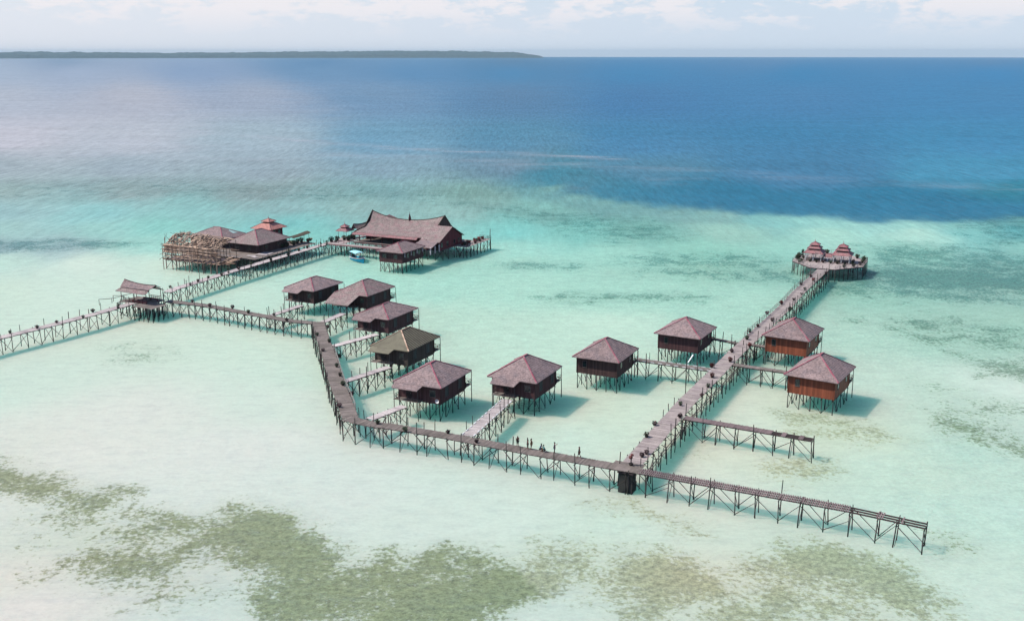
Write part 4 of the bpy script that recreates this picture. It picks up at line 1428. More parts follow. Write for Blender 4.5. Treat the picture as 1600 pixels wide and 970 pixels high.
def kiosk_tiered():
    ox, oy = -186.4, 262.6
    t = thing('kiosk', 'small open kiosk with a two tier red roof at the hall end of the walkway', 'kiosk', G(ox, oy), GA)
    tiered_roof(t, 0, 0, 2, 5.9, [(2.1, .8, .95), (1.15, .7, .06)], M_roof_red)
    for sx in (-1, 1):
        for sy in (-1, 1):
            pole('post', (sx * 1.5, sy * 1.5, -1.2), (sx * 1.5, sy * 1.5, 6.05), t, .8)
    plank_floor(t, -1.7, 1.7, -1.7, 1.7, DZ - .01, M_deck_pink, .3, 'floor')


kiosk_tiered()


def saddle_roof(t, hx, ridge_z, sag, tilt, y_e, z_e, mat, skirt=None, name='roof_slope'):
    n = 8
    zz = lambda u: ridge_z + sag * (abs(2 * u - 1) ** 2) + tilt * (.5 - u)
    for s in (-1, 1):
        rows = [[(-hx + 2 * hx * i / n, 0, zz(i / n)) for i in range(n + 1)],
                [(-hx * .96 + 2 * hx * .96 * i / n, s * y_e * .55, z_e + (zz(i / n) - z_e) * .42) for i in range(n + 1)],
                [(-hx * .90 + 2 * hx * .90 * i / n, s * y_e, z_e) for i in range(n + 1)]]
        mb = MB()
        sheet(mb, rows, .10)
        mb.build(name, mat, t)
    for s in (-1, 1):
        x = s * hx * .93
        z = zz(0 if s < 0 else 1)
        g = MB()
        g.poly([(x, 0, z - .12), (x, -y_e * .55, z_e + (z - z_e) * .38), (x, y_e * .55, z_e + (z - z_e) * .38),
                (x - s * .08, 0, z - .12), (x - s * .08, -y_e * .55, z_e + (z - z_e) * .38), (x - s * .08, y_e * .55, z_e + (z - z_e) * .38)],
               [(0, 1, 2), (5, 4, 3), (0, 3, 4, 1), (1, 4, 5, 2), (2, 5, 3, 0)])
        g.build('gable', M_dark, t)
    rc = MB()
    for i in range(n):
        rc.beam((-hx + 2 * hx * i / n, 0, zz(i / n) + .05), (-hx + 2 * hx * (i + 1) / n, 0, zz((i + 1) / n) + .05), .16, .12)
    rc.build('ridge_cap', M_ridge_dark, t)


def kiosk_gabled():
    ox, oy = -183.2, 266.4
    t = thing('kiosk', 'small open kiosk with a steep gabled grey roof behind the two tier kiosk', 'kiosk', G(ox, oy), GA + R(70))
    saddle_roof(t, 2.6, 7.6, .35, 0, 1.9, 6.0, M_roof_grey)
    for sx in (-1, 1):
        for sy in (-1, 1):
            pole('post', (sx * 1.9, sy * 1.3, -1.2), (sx * 1.9, sy * 1.3, 6.4), t, .8)
    plank_floor(t, -2.1, 2.1, -1.5, 1.5, DZ - .02, M_deck_pink, .3, 'floor')


kiosk_gabled()
for k, (x, y) in enumerate(((-184.6, 259.5), (-183.4, 260.4), (-182.6, 258.8), (-185.0, 265.2), (-184.0, 262.8), (-182.4, 261.6), (-185.6, 257.2), (-186.2, 255.0))):
    p = G(x, y)
    plant((p[0], p[1], DZ + .05), 'green', 'bushy green potted shrub on the deck by the two kiosks', 'green shrubs by the kiosks', random.uniform(1.3, 1.9))


# ------------------------------------------------------------------ gatehouse
def gatehouse():
    ox, oy = -180.9, 172.2
    t = thing('gatehouse', 'open gatehouse with upswept saddle roof standing where three walkways meet', 'gatehouse', G(ox, oy), GA)
    saddle_roof(t, 4.9, 7.45, .40, .5, 1.9, 6.75, M_roof)
    for s in (-1, 1):
        mb = MB()
        sheet(mb, [[(-4.4, s * 1.5, 6.72), (4.4, s * 1.5, 6.65)], [(-5.0, s * 3.0, 5.95), (4.3, s * 3.0, 5.88)]], .10)
        mb.build('skirt_roof', M_roof_grey, t)
    for x in (-3.9, 0.2, 3.9):
        for y in (-2.3, 2.3):
            pole('post', (x, y, -1.2), (x, y, 6.4), t, 1.0)
    plank_floor(t, -4.4, 4.6, -2.9, 3.1, DZ - .02, M_deck_dark, .3, 'floor')
    rm = MB()
    for x0_, x1_, y in ((-3.9, 3.9, -2.3), (0.2, 3.9, 2.3)):
        rail_run(rm, (x0_, y, DZ), (x1_, y, DZ), 1.05, 6, .06, 2)
    rm.build('railing', M_wall_red, t)
    bn = MB()
    for y in (-1.7, 1.7):
        bn.box((1.2, y, DZ + .42), (4.6, .5, .08))
        for x in (-.9, 1.2, 3.3): bn.box((x, y, DZ + .19), (.1, .4, .38))
    bn.build('bench', M_wall_red, t)
    stilts(t, -4.2, 4.4, -2.7, 2.9, 5, 4, DZ - .08, True, .12)
    # curved handrails that swing out over the pale walkway
    for s in (-1, 1):
        cr = MB()
        pv = None
        for i in range(9):
            a = i / 8
            p = Vector((-4.0 - 1.6 * a, s * 1.4 - 4.6 * a + (-1.4 * a if s < 0 else 0), DZ + 1.15 - .25 * math.sin(a * math.pi) + .2 * a))
            if pv is not None: cr.bar(pv, p, .06, 5)
            if i % 4 == 0: cr.bar(p, (p.x, p.y, DZ - .1), .06, 5)
            pv = p
        cr.build('curved_handrail', M_beam, t)


gatehouse()
# deck patch joining the three walkways at the gatehouse
jt = thing('junction_deck', 'dark plank deck joining the walkways at the foot of the gatehouse', 'deck', G(-177.0, 170.5), GA)
plank_floor(jt, -1.9, 4.2, -3.2, 2.0, DZ - .07, M_deck_dark, .3)
stilts(jt, -1.6, 4.0, -3.0, 1.8, 5, 4, DZ - .15, True, .12)

# ------------------------------------------------------------------ support block under the front junction
b = U(978, 769, 0)
sbk = thing('support_block', 'dark algae stained block carrying the front corner of the long pier', 'support block', (b.x, b.y, 0), GA)
m = MB()
for k in range(5):
    s_ = 2.0 + random.uniform(-.08, .08)
    m.box((random.uniform(-.04, .04), .5 + random.uniform(-.04, .04), -.3 + k * .70), (s_, s_ * .9, .69), random.uniform(-.02, .02), random.uniform(-.2, .2))
m.build('masonry', M_concrete, sbk)
m = MB()
m.box((0, .5, 3.09), (2.35, 2.1, .20))
m.build('cap_slab', M_beam, sbk)
p = U(982, 731, DZ)
jd = thing('junction_deck', 'straw coloured plank deck at the corner where the long pier meets the front walkway', 'deck', (p.x, p.y, 0), GA)
plank_floor(jd, -2.6, 1.8, -1.35, 1.9, DZ + .03, M_deck_dark, .28)
rp = U(986, 727, DZ)
r_t = thing('potted_tree', 'tall red leaved plant on a stem where the long pier starts', 'plant', (rp.x, rp.y, DZ + .03))
o = bpy.data.objects.new('pot', POT); COL.objects.link(o); o.parent = r_t
pole('stem', (0, 0, .3), (.08, .05, 1.7), r_t, .8)
for z, s in ((1.25, .6), (1.65, .5)):
    o = bpy.data.objects.new('foliage', random.choice(FOL['red'])); COL.objects.link(o); o.parent = r_t
    o.location = (random.uniform(-.15, .15), 0, z - .3); o.scale = (s, s, s)
q = U(1003, 714, DZ)
plant((q.x, q.y, DZ + .03), 'brown', 'brown shrub on the open edge of the pier just past the tall red plant', None, .8)
# pale leaning plank on the jetty to the lone dark cabin
a_, b_ = U(1075, 567, DZ), U(1082, 559, DZ)
lp = MB()
lp.beam((a_.x, a_.y, DZ + .08), (a_.x + 1.0, a_.y + .5, DZ + 1.5), .28, .06)
tag(lp.build('plank', M_white), 'white plank leaning on the jetty to the lone dark cabin', 'plank')


# ------------------------------------------------------------------ left complex: pole stack and roofs behind it
def timber_scaffold():
    ox, oy = -203.9, 214.6
    t = thing('timber_scaffold', 'stilted staging of tan poles and cross braces that holds the great stack of poles', 'scaffold', G(ox, oy), GA)
    xs = [-10.5 + 2.35 * i for i in range(9)]
    for i, x in enumerate(xs):
        for y in (0, 4.0, 8.0):
            pole('post', (x + random.uniform(-.2, .2), y, -1.2), (x, y, 8.6 + random.uniform(-.6, .9)), t, 1.0, POLES_TAN if y == 0 else POLES)
    for z in (2.9, 4.3, 5.7):
        for y in (-.2, 4.2, 7.8):
            pole('rail', (-11.6, y, z), (0, y, z - .05), t, .9, POLES_TAN)
            pole('rail', (-.5, y, z), (9.6, y, z + .02), t, .9, POLES_TAN)
    for i in range(0, 8):
        a, b = (xs[i], -.33, 2.9), (xs[i + 1] if i == 7 else xs[i + 2] if i % 2 == 0 and i < 7 else xs[i + 1], -.33, 5.4)
        if i % 2: a, b = (xs[i], -.33, 5.4), (xs[i + 1], -.33, 2.9)
        pole('brace', a, b, t, .8, POLES_TAN)
        pole('brace', (xs[i], -.2, 2.8 if i % 2 else .2), (xs[i + 1], -.2, .2 if i % 2 else 2.8), t, .7)
    m = MB()
    for i in range(34):
        m.box((-11 + 20.5 * (i + .5) / 34, 4, 2.85), (.5, 8.4, .08), 0, random.uniform(-.2, .2))
    m.build('platform', M_deck_red, t)
    for k in range(13):
        x = -10.9 + k * 1.62 + random.uniform(-.25, .25)
        pole('upright', (x, -.78, 2.6 if k % 3 else -1.2), (x + random.uniform(-.3, .3), -.70, 7.4 + random.uniform(-.5, .6) - max(0, x - 3) * .1), t, .8, POLES_TAN)
    for k in range(4):
        pole('outrigger', (-12.8, -.4 + k * .3, 2.6 + k * 1.4), (-10.3, .2, 4.0 + k * 1.1), t, .6, POLES)
    for k in range(14):
        x = random.uniform(-10.8, -7)
        pole('loose_stick', (x, random.uniform(0, 7), 8), (x + random.uniform(-1.2, 1.2), random.uniform(0, 7), 9.8 + random.uniform(0, 1)), t, .45, POLES)
    # the stacked poles themselves, each one its own object
    g1, g2 = 'long poles stacked on the staging', 'short poles thrown across the top of the stack'
    M4 = Matrix.Translation(G(ox, oy)) @ Matrix.Rotation(GA, 4, 'Z')
    def free(a, b, lab, grp, r_):
        o_ = pole('timber_pole', M4 @ Vector(a), M4 @ Vector(b), None, r_, POLES_TAN)
        tag(o_, lab, 'pole', grp)
    for lay in range(6):
        z = 5.0 + lay * .42
        for row in range(3):
            y = -.42 + row * .26
            x = -11.0 + random.uniform(-.4, .6)
            while x < 8.5:
                L = random.uniform(6, 11)
                x2 = min(x + L, 9.2 + random.uniform(-1.2, 1.0) - lay * .2)
                if x2 - x < 1.5: break
                free((x, y + random.uniform(-.08, .08), z + random.uniform(-.10, .10)), (x2, y + random.uniform(-.1, .1), z + random.uniform(-.12, .12)),
                     'tan peeled pole lying lengthwise in the great stack beside the hall walkway', g1, random.uniform(.9, 1.5))
                x = x2 - .2
    for lay in range(5):
        z = 3.15 + lay * .36
        x = -11.0 + random.uniform(-.4, .8)
        while x < 9:
            x2 = min(x + random.uniform(5, 10), 9.6 + random.uniform(-1, 1))
            if x2 - x < 1.5: break
            if random.random() < .85:
                free((x, -.30 + random.uniform(-.1, .3), z), (x2, -.30 + random.uniform(-.1, .3), z + random.uniform(-.1, .1)),
                     'tan peeled pole lying lengthwise in the great stack beside the hall walkway', g1, random.uniform(.8, 1.2))
            x = x2 + random.uniform(-.2, .6)
    zs = lambda x, y: 7.35 + max(0, y) * .36 - max(0, x - 3) * .10
    for row in range(9):                    # the sloping top: lengthwise poles bedded under thrown short ones
        y = .2 + row * .75
        x = -10.6 + random.uniform(-.4, .6)
        while x < 7.5:
            x2 = min(x + random.uniform(7, 11), 8.8 + random.uniform(-1, 1))
            if x2 - x < 1.5: break
            free((x, y, zs(x, y)), (x2, y + random.uniform(-.2, .2), zs(x2, y)), 'tan peeled pole lying lengthwise in the great stack beside the hall walkway', g1, random.uniform(1.0, 1.6))
            x = x2 - .2
    for k in range(130):
        x = random.uniform(-10.8, 8.8)
        y = -.5 + 1.05 * (k % 6) + random.uniform(-.2, .2)
        L = random.uniform(.9, 1.5)
        a = random.gauss(math.pi / 2, .22)
        x2, y2 = x + math.cos(a) * L, y + math.sin(a) * L
        free((x, y, zs(x, y) + random.uniform(.15, .4)), (x2, y2, zs(x2, y2) + random.uniform(.15, .55)),
             'short tan pole thrown crosswise on top of the great stack', g2, random.uniform(.9, 1.5))
    for k in range(22):
        x = random.uniform(6.5, 11.5)
        free((x, random.uniform(-.6, 2), 3.0 + random.uniform(0, .6)), (x + random.uniform(2, 5), random.uniform(-.6, 3), 3.2 + random.uniform(0, 2.2)),
             'tan pole slumped at the walkway end of the great stack', 'poles slumped at the end of the stack', random.uniform(.8, 1.2))


timber_scaffold()


def yard_platform():
    ox, oy = -204.0, 236.0
    t = thing('platform', 'broad stilted platform under the roofs behind the pole stack', 'platform', G(ox, oy), GA)
    plank_floor(t, -19, 14.4, -12.8, 16, DZ - .1, M_deck_dark, .45)
    m = MB()
    for y in (-12, -6, 0, 6, 12, 15.5): m.box((-2.3, y, DZ - .32), (33, .2, .3))
    m.build('joist', M_beam, t)
    stilts(t, -18.5, 14, -12.4, 15.6, 12, 6, DZ - .2, True, .15)
    # pale sheets lying on the deck near the walkway
    for k, (x, y, w, l, rz_) in enumerate(((11.6, -5, 3.6, 4.2, .1), (10.2, -9.2, 2.8, 1.6, .3), (12.4, -10.5, 2.0, 1.4, -.2))):
        b = MB()
        p = G(ox + x, oy + y)
        b.box((p[0], p[1], DZ + .05 + k * .01), (w, l, .05), GA + rz_)
        tag(b.build('roof_sheet', M_deck_pale), ('large pale sheet lying on the platform edge by the hall walkway', 'small pale sheet lying between the large sheet and the pole stack', 'smallest pale sheet lying at the walkway edge of the platform')[k], 'sheet')


yard_platform()


def hip_house(name, label, x0, x1, y0, y1, ze, zr, roof, wall, panel=False, cap=M_ridge, front_open=False):
    ox, oy = (x0 + x1) / 2, (y0 + y1) / 2
    t = thing(name, label, 'building', G(ox, oy), GA)
    w, l = (x1 - x0) / 2, (y1 - y0) / 2
    r, (c, a, b) = hip_roof(t, -w, w, -l, l, ze, zr, roof, cap)
    m = MB()
    hollow(m, -w + .9, w - .9, -l + .9, l - .9, DZ - .1, ze + .12)
    m.build('wall', wall, t)
    for xx in (-.4, .3):
        window(t, (xx * w, -l + .88, 4.7), 1.3, 1.1, 0, -1)
    for yy in (-.4, .35):
        window(t, (w - .88, yy * l, 4.7), 1.3, 1.1, 1, 0)
    if panel:
        pm = MB()
        q0, q1, q2, q3 = c[1].lerp(a, .30), c[1].lerp(a, .62), c[2].lerp(b, .62), c[2].lerp(b, .30)
        u = Vector((.03, 0, .06))
        s0, s1, s2, s3 = q0.lerp(q3, .2) + u, q1.lerp(q2, .2) + u, q1.lerp(q2, .85) + u, q0.lerp(q3, .85) + u
        pm.poly([s0, s3, s2, s1] + [p + Vector((0, 0, .04)) for p in (s0, s3, s2, s1)], [(3, 2, 1, 0), (4, 5, 6, 7), (0, 1, 5, 4), (1, 2, 6, 5), (2, 3, 7, 6), (3, 0, 4, 7)])
        pm.build('roof_panel', M_sky_panel, r)
    return t


hip_house('workshop', 'broad hip roofed building with dark walls just behind the right of the pole stack', -205.4, -193.4, 229.6, 244.6, 6.0, 9.2, M_roof_grey, M_wall)
hip_house('workshop', 'hip roofed building with a pale green roof panel behind the left of the pole stack', -222.6, -208.4, 231.6, 243.5, 6.0, 8.6, M_roof, M_wall_plum, panel=True)


def pagoda():
    ox, oy = -206.0, 250.0
    t = thing('pagoda', 'salmon roofed pagoda in two tiers rising behind the hip roofed building', 'pagoda', G(ox, oy), GA)
    tiered_roof(t, 0, 0, 4, 7.3, [(4.0, 1.6, 1.25), (1.7, .8, .1)], M_roof_orange, M_roof_red)
    m = MB()
    hollow(m, -2.9, 2.9, -2.9, 2.9, DZ - .1, 7.4)
    m.build('wall', M_wall_red, t)
    for s in (-1, 1):
        window(t, (s * 1.3, -2.92, 6.1), 1.2, 1.2, 0, -1)
        window(t, (2.92, s * 1.3, 6.1), 1.2, 1.2, 1, 0)


pagoda()


def lean_to():
    ox, oy = -194.2, 249.5
    t = thing('lean_to', 'small shed with a tilted upswept roof between the workshop and the hall walkway', 'shed', G(ox, oy), GA + R(75))
    mb = MB()
    n = 6
    rows = [[(-3.4 + 6.8 * i / n, y, 5.5 + .9 * (i / n) ** 1.6 + dz) for i in range(n + 1)] for y, dz in ((-1.5, 0), (0, .35), (1.5, 0))]
    sheet(mb, rows, .10)
    mb.build('roof', M_roof_rib, t)
    for x in (-2.8, 2.8):
        for y in (-1.2, 1.2):
            pole('post', (x, y, -1.2), (x, y, 5.75 if x < 0 else 6.2), t, .8)
    plank_floor(t, -3, 3, -1.4, 1.4, DZ - .03, M_deck_dark, .3, 'floor')


lean_to()
for k in range(9):
    p = G(-194.5 + random.uniform(-1.5, 2.0), 241 + k * 1.6)
    plant((p[0], p[1], DZ), random.choice(('red', 'yellow', 'green')), 'leafy potted shrub in the thicket beside the hip roofed building and walkway', 'shrubs beside the hall walkway', random.uniform(1.0, 1.6))


# ------------------------------------------------------------------ twin pagoda platform
def pagoda_platform():
    ox, oy = -43.4, 292.4
    t = thing('platform', 'eight sided stilted platform at the far end of the long pier', 'platform', G(ox, oy), GA)
    rx, ry, cut = 9.5, 12.0, 6.2
    def clip(x):
        h = ry
        ex = abs(x) - (rx - cut)
        if ex > 0: h = ry - ex * 1.15
        return (-h, h) if h > 0 else None
    plank_floor(t, -rx, rx, -ry, ry, DZ + .02, M_deck_pink, .3, clip=clip)
    ring = [(-rx + cut, -ry), (rx - cut, -ry), (rx, -ry + cut * 1.15), (rx, ry - cut * 1.15), (rx - cut, ry), (-rx + cut, ry), (-rx, ry - cut * 1.15), (-rx, -ry + cut * 1.15)]
    bm_ = MB()
    for a, b in zip(ring, ring[1:] + ring[:1]):
        bm_.beam((a[0] * .99, a[1] * .99, DZ - .17), (b[0] * .99, b[1] * .99, DZ - .17), .14, .24)
    bm_.build('edge_beam', M_beam, t)
    rm = MB()
    for i, (a, b) in enumerate(zip(ring, ring[1:] + ring[:1])):
        if i == 0: continue
        L = math.dist(a, b)
        rail_run(rm, (a[0] * .98, a[1] * .98, DZ), (b[0] * .98, b[1] * .98, DZ), .95, max(2, int(L / 1.6)), .035)
    rm.build('railing', M_post_pale, t)
    for a, b in zip(ring, ring[1:] + ring[:1]):
        L = math.dist(a, b)
        n = max(2, int(L / 1.5))
        for k in range(n):
            x, y = a[0] + (b[0] - a[0]) * k / n, a[1] + (b[1] - a[1]) * k / n
            pole('post', (x + random.uniform(-.15, .15), y + random.uniform(-.15, .15), -1.2), (x * .985, y * .985, DZ + random.choice((-.1, -.1, .9))), t, 1.0)
    for x in (-6, -2, 2, 6):
        for y in (-7, -2.5, 2.5, 7):
            pole('post', (x, y, -1.2), (x, y, DZ - .06), t, 1.0)
    for cx, lab in ((-4.2, 'pagoda kiosk with three pink roof tiers, the one nearer the shore side of the platform'), (3.4, 'pagoda kiosk with three pink roof tiers, the one on the outer side of the platform')):
        k = thing('pagoda_kiosk', lab, 'pagoda', G(ox + cx, oy - .8), GA, 'twin pagodas on the platform')
        tiered_roof(k, 0, 0, 3, 5.7, [(2.7, .85, 1.45), (1.85, .5, 1.0), (1.3, .7, .08)], M_roof_red)
        for sx in (-1, 0, 1):
            for sy in (-1, 0, 1):
                if sx == 0 and sy == 0: continue
                b = MB()
                b.box((sx * 2.1, sy * 2.1, 4.62), (.16, .16, 2.36))
                b.build('column', M_white, k)
        rm = MB()
        for a, b in (((-2.1, -2.1), (-.4, -2.1)), ((2.1, -2.1), (2.1, 2.1)), ((-2.1, 2.1), (2.1, 2.1)), ((-2.1, -2.1), (-2.1, 2.1)), ((.4, -2.1), (2.1, -2.1))):
            rail_run(rm, (*a, DZ + .05), (*b, DZ + .05), .8, 4, .04)
        rm.build('railing', M_beam, k)
        fl = MB()
        fl.box((0, 0, DZ + .09), (5.2, 5.2, .10))
        fl.build('floor', M_deck_red, k)
    lk = thing('covered_link', 'low red roofed passage joining the twin pagodas', 'passage', G(ox - .4, oy - .8), GA)
    for s in (-1, 1):
        mb = MB()
        sheet(mb, [[(-1.15, 0, 5.55), (1.15, 0, 5.45)], [(-1.15, s * 1.7, 4.95), (1.15, s * 1.7, 4.9)]], .1)
        mb.build('roof_slope', M_roof_red, lk)
    for x in (-1.0, 0, 1.0):
        for y in (-1.5, 1.5):
            b = MB()
            b.box((x, y, 4.15), (.12, .12, 1.5))
            b.build('column', M_white, lk)
    spots = [(-8.4, 4.5), (-8.7, 1.0), (-8.5, -2.5), (-7.2, -6.2), (-6.0, 7.4), (-2.5, 10.2), (6.4, 6.6), (8.6, 3.5), (8.7, .2), (8.5, -3.0), (7.2, -6.2), (5.0, -8.4),
             (-6.9, -4.8), (-4.8, -4.1), (-3.0, -4.2), (-1.2, -4.0), (.8, -4.1), (2.6, -4.2), (4.6, -4.1), (6.4, -2.6), (6.2, .5), (-7.4, .2)]
    for i, (x, y) in enumerate(spots):
        p = G(ox + x, oy + y)
        hedge = i >= 12
        plant((p[0], p[1], DZ + .03), random.choice(('green', 'brown')) if hedge else random.choice(('green', 'green', 'tall', 'brown')),
              'low bushy shrub in the row close around the twin pagodas' if hedge else 'potted shrub standing by the railing at the rim of the pagoda platform',
              'shrubs around the twin pagodas' if hedge else 'shrubs along the platform rim', random.uniform(.75, 1.0) if hedge else random.uniform(.9, 1.5))


pagoda_platform()


# ------------------------------------------------------------------ boat
def boat():
    p = U(560, 408, 0)
    t = thing('boat', 'small turquoise and white motorboat with a canopy moored before the big hall', 'boat', (p.x, p.y, 0), R(-58))
    t.scale = (1.2, 1.25, 1.2)
    st = [(-3.2, .95, .75), (-2.2, 1.10, .75), (-.5, 1.18, .80), (1.2, 1.05, .92), (2.5, .62, 1.08), (3.4, .05, 1.25)]
    mb = MB()
    pts, nS = [], 7
    for x, hw, fr in st:
        for k in range(nS):
            a = math.pi * k / (nS - 1)
            pts.append((x, -hw * math.cos(a), fr - (fr + .28) * math.sin(a) ** .7 if 0 < k < nS - 1 else fr))
    fs = [(i * nS + k, i * nS + k + 1, (i + 1) * nS + k + 1, (i + 1) * nS + k) for i in range(len(st) - 1) for k in range(nS - 1)]
    fs.append(tuple(range(nS)))
    mb.poly(pts, fs)
    o = mb.build('hull', M_blue, t)
    mod = o.modifiers.new('thick', 'SOLIDIFY'); mod.thickness = .07
    mb = MB()
    for (x, hw, fr), (x2, h2, f2) in zip(st, st[1:]):
        for s in (-1, 1):
            mb.beam((x, s * hw, fr + .05), (x2, s * h2, f2 + .05), .14, .09)
    mb.build('gunwale', M_white, t)
    mb = MB()
    mb.box((-.7, 0, .28), (4.2, 1.7, .05))
    mb.build('sole', M_boatwhite, t)
    mb = MB()
    rows = [[(-2.7, y, z), (-.8, y, z + .08), (1.0, y, z)] for y, z in ((-1.15, 2.1), (-.6, 2.28), (0, 2.34), (.6, 2.28), (1.15, 2.1))]
    sheet(mb, rows, .06)
    mb.build('canopy', M_boatwhite, t)
    for x in (-2.5, .8):
        for y in (-.98, .98):
            b = MB()
            b.bar((x, y, .6), (x, y, 2.12), .035, 6)
            b.build('canopy_post', M_white, t)
    for x in (-1.8, -.6, .5):
        b = MB()
        b.box((x, 0, .52), (.42, 1.8, .07))
        b.build('seat', M_dark, t)
    b = MB()
    b.box((-3.35, 0, .95), (.42, .38, .55))
    b.box((-3.4, 0, .30), (.16, .14, .75))
    b.build('engine', M_dark, t)


boat()


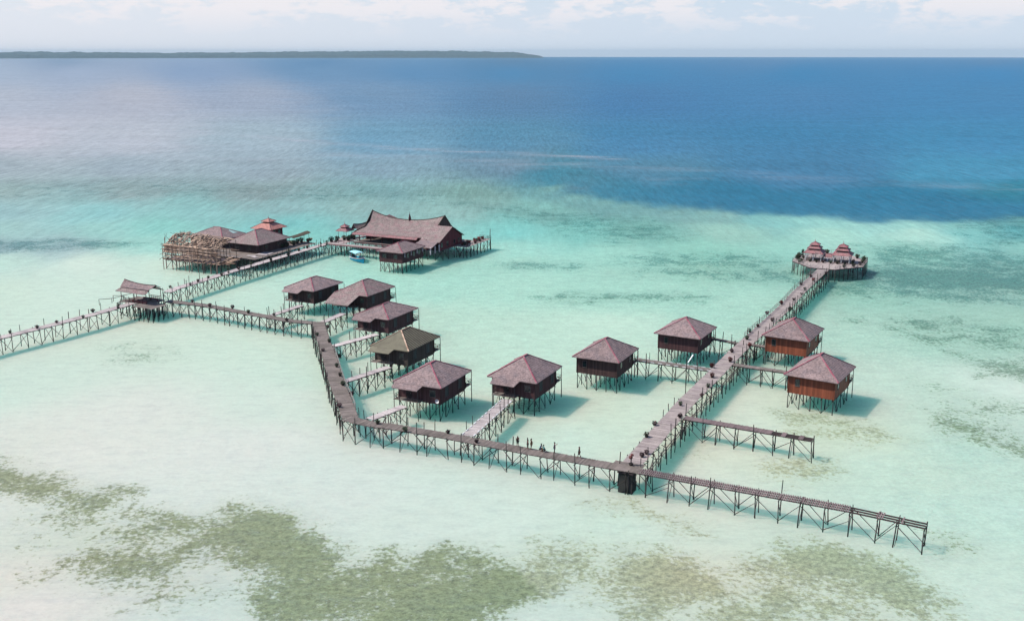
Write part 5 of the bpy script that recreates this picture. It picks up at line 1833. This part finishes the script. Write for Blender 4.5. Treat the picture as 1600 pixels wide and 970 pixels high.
# ------------------------------------------------------------------ people
def person(px, py, label, height, face, pose, shirt, legs_col, arm=None):
    p = U(px, py, DZ) + Vector((-.18, -.38, 0))      # feet well inside the deck edge
    t = thing('person', label, 'person', (p.x, p.y, DZ + .01), face, None)
    k = height / 1.70
    J = {}
    if pose == 'crouch':
        J = dict(pel=(0, 0, .34), sp=(.06, 0, .56), ch=(.12, 0, .76), nk=(.16, 0, .92), hd=(.18, 0, 1.04), ht=(.19, 0, 1.16),
                 hl=(0, .10, .33), kl=(.36, .13, .46), al=(.22, .12, .06), tl=(.38, .13, .03),
                 hr=(0, -.10, .33), kr=(.38, -.13, .44), ar=(.22, -.12, .06), tr=(.38, -.13, .03),
                 sl=(.12, .17, .84), el=(.24, .24, .60), wl=(.44, .17, .50), fl=(.52, .15, .48),
                 sr=(.12, -.17, .84), er=(.24, -.24, .60), wr=(.44, -.17, .50), fr=(.52, -.15, .48))
    else:
        st = .22 if pose == 'walk' else .03
        J = dict(pel=(0, 0, .90), sp=(0, 0, 1.08), ch=(.01, 0, 1.28), nk=(.01, 0, 1.45), hd=(.03, 0, 1.56), ht=(.03, 0, 1.68),
                 hl=(0, .10, .88), kl=(st * .55 + .02, .10, .47), al=(st, .10, .07), tl=(st + .16, .11, .03),
                 hr=(0, -.10, .88), kr=(-st * .25 + .03, -.10, .47), ar=(-st, -.10, .08), tr=(-st + .15, -.11, .03),
                 sl=(.01, .19, 1.40), el=(-.03 - st * .4, .25, 1.12), wl=(.05 - st * .5, .26, .88), fl=(.07 - st * .5, .26, .78),
                 sr=(.01, -.19, 1.40), er=(-.02 + st * .4, -.25, 1.12), wr=(.10 + st * .5, -.26, .90), fr=(.13 + st * .5, -.26, .80))
        if arm == 'raised':
            J.update(er=(.22, -.24, 1.34), wr=(.40, -.16, 1.50), fr=(.46, -.13, 1.56))
        if arm == 'hips':
            J.update(el=(-.06, .36, 1.14), wl=(.03, .18, .98), fl=(.06, .14, .94), er=(-.06, -.36, 1.14), wr=(.03, -.18, .98), fr=(.06, -.14, .94))
    J = {a: Vector(b) * k for a, b in J.items()}
    RAD = dict(pel=.125, sp=.115, ch=.14, nk=.055, hd=.10, ht=.07, hl=.09, kl=.058, al=.042, tl=.032, hr=.09, kr=.058, ar=.042, tr=.032,
               sl=.062, el=.042, wl=.032, fl=.030, sr=.062, er=.042, wr=.032, fr=.030)
    E = [('pel', 'sp'), ('sp', 'ch'), ('ch', 'nk'), ('nk', 'hd'), ('hd', 'ht'), ('pel', 'hl'), ('hl', 'kl'), ('kl', 'al'), ('al', 'tl'), ('pel', 'hr'), ('hr', 'kr'), ('kr', 'ar'), ('ar', 'tr'),
         ('ch', 'sl'), ('sl', 'el'), ('el', 'wl'), ('wl', 'fl'), ('ch', 'sr'), ('sr', 'er'), ('er', 'wr'), ('wr', 'fr')]

    def skin(name, edges, mat, root, grow=0.0, ov=None):
        keys = []
        for a, b in edges:
            for q in (a, b):
                if q not in keys: keys.append(q)
        pos = dict(J)
        if ov: pos.update(ov)
        me = bpy.data.meshes.new(name)
        me.from_pydata([pos[q] for q in keys], [(keys.index(a), keys.index(b)) for a, b in edges], [])
        me.materials.append(mat)
        o = bpy.data.objects.new(name, me)
        COL.objects.link(o)
        o.parent = t
        o.modifiers.new('skin', 'SKIN')
        for i, q in enumerate(keys):
            r_ = (RAD[q] + grow) * k
            me.skin_vertices[0].data[i].radius = (r_, r_)
            me.skin_vertices[0].data[i].use_root = (q == root)
        o.modifiers['skin'].use_smooth_shade = True
        sd = o.modifiers.new('round', 'SUBSURF')
        sd.levels = sd.render_levels = 1
        return o
    skin('body', E, M_skin, 'pel')
    half = lambda a, b, f: J[a].lerp(J[b], f)
    skin('shirt', [('pel', 'sp'), ('sp', 'ch'), ('ch', 'sl'), ('sl', 'el'), ('ch', 'sr'), ('sr', 'er')], shirt, 'sp', .018, dict(el=half('sl', 'el', .75), er=half('sr', 'er', .75), pel=half('pel', 'sp', .1)))
    skin('trousers', [('pel', 'hl'), ('hl', 'kl'), ('pel', 'hr'), ('hr', 'kr')], legs_col, 'pel', .022, dict(pel=J['pel'] - Vector((0, 0, .02))))
    hm = MB()
    lathe(hm, [(.02, -.075), (.105, -.05), (.118, .0), (.10, .055), (.055, .09), (.01, .10)], 10)
    h = hm.build('hair', M_hair, t, True)
    h.location = J['hd'].lerp(J['ht'], .55) + Vector((-.02, 0, .01))
    h.scale = (k, k * .9, k)
    # face: eyes, nose and mouth as one small feature mesh
    fm = MB()
    c = J['hd'] + Vector((.098, 0, .02)) * k
    for s in (-1, 1):
        fm.box(c + Vector((0, s * .035, .02)), (.012, .022, .010))
    fm.box(c + Vector((.012, 0, -.005)), (.026, .020, .034))
    fm.box(c + Vector((0, 0, -.045)), (.010, .040, .008))
    fm.build('face', M_hair, t)
    return t


C_dark, C_black = cloth('dark brown cloth', (.030, .018, .014)), cloth('black cloth', (.015, .016, .018))
C_red, C_tan = cloth('maroon cloth', (.22, .04, .04)), cloth('tan cloth', (.25, .16, .10))
C_teal, C_blue = cloth('teal cloth', (.05, .42, .42)), cloth('navy cloth', (.03, .09, .24))
C_grey = cloth('grey cloth', (.20, .17, .18))
person(810.6, 696, 'person in long dark brown clothes standing straight by a thin pole, apart from the others', 1.62, R(-60), 'stand', C_dark, C_dark)
person(826.4, 699.6, 'person in a maroon top standing beside a taller bare armed companion', 1.50, R(-20), 'stand', C_red, C_black)
person(832.0, 700.4, 'person in a brown top and tan trousers, hands on hips, beside the maroon top', 1.68, R(200), 'stand', C_dark, C_tan, 'hips')
person(846.0, 702.6, 'person in a navy top crouching on the walkway edge beside the teal top', 1.66, R(-30), 'crouch', C_blue, C_black)
person(852.7, 704.0, 'person in a teal top crouching on the walkway edge beside the navy top', 1.58, R(190), 'crouch', C_teal, C_dark)
person(868.0, 706.2, 'person in grey clothes standing with one arm raised on the front walkway', 1.70, R(-10), 'stand', C_grey, C_grey, 'raised')
person(906.7, 713.6, 'person in a black shirt walking alone with legs apart on the front walkway', 1.70, R(160), 'walk', C_black, C_black)
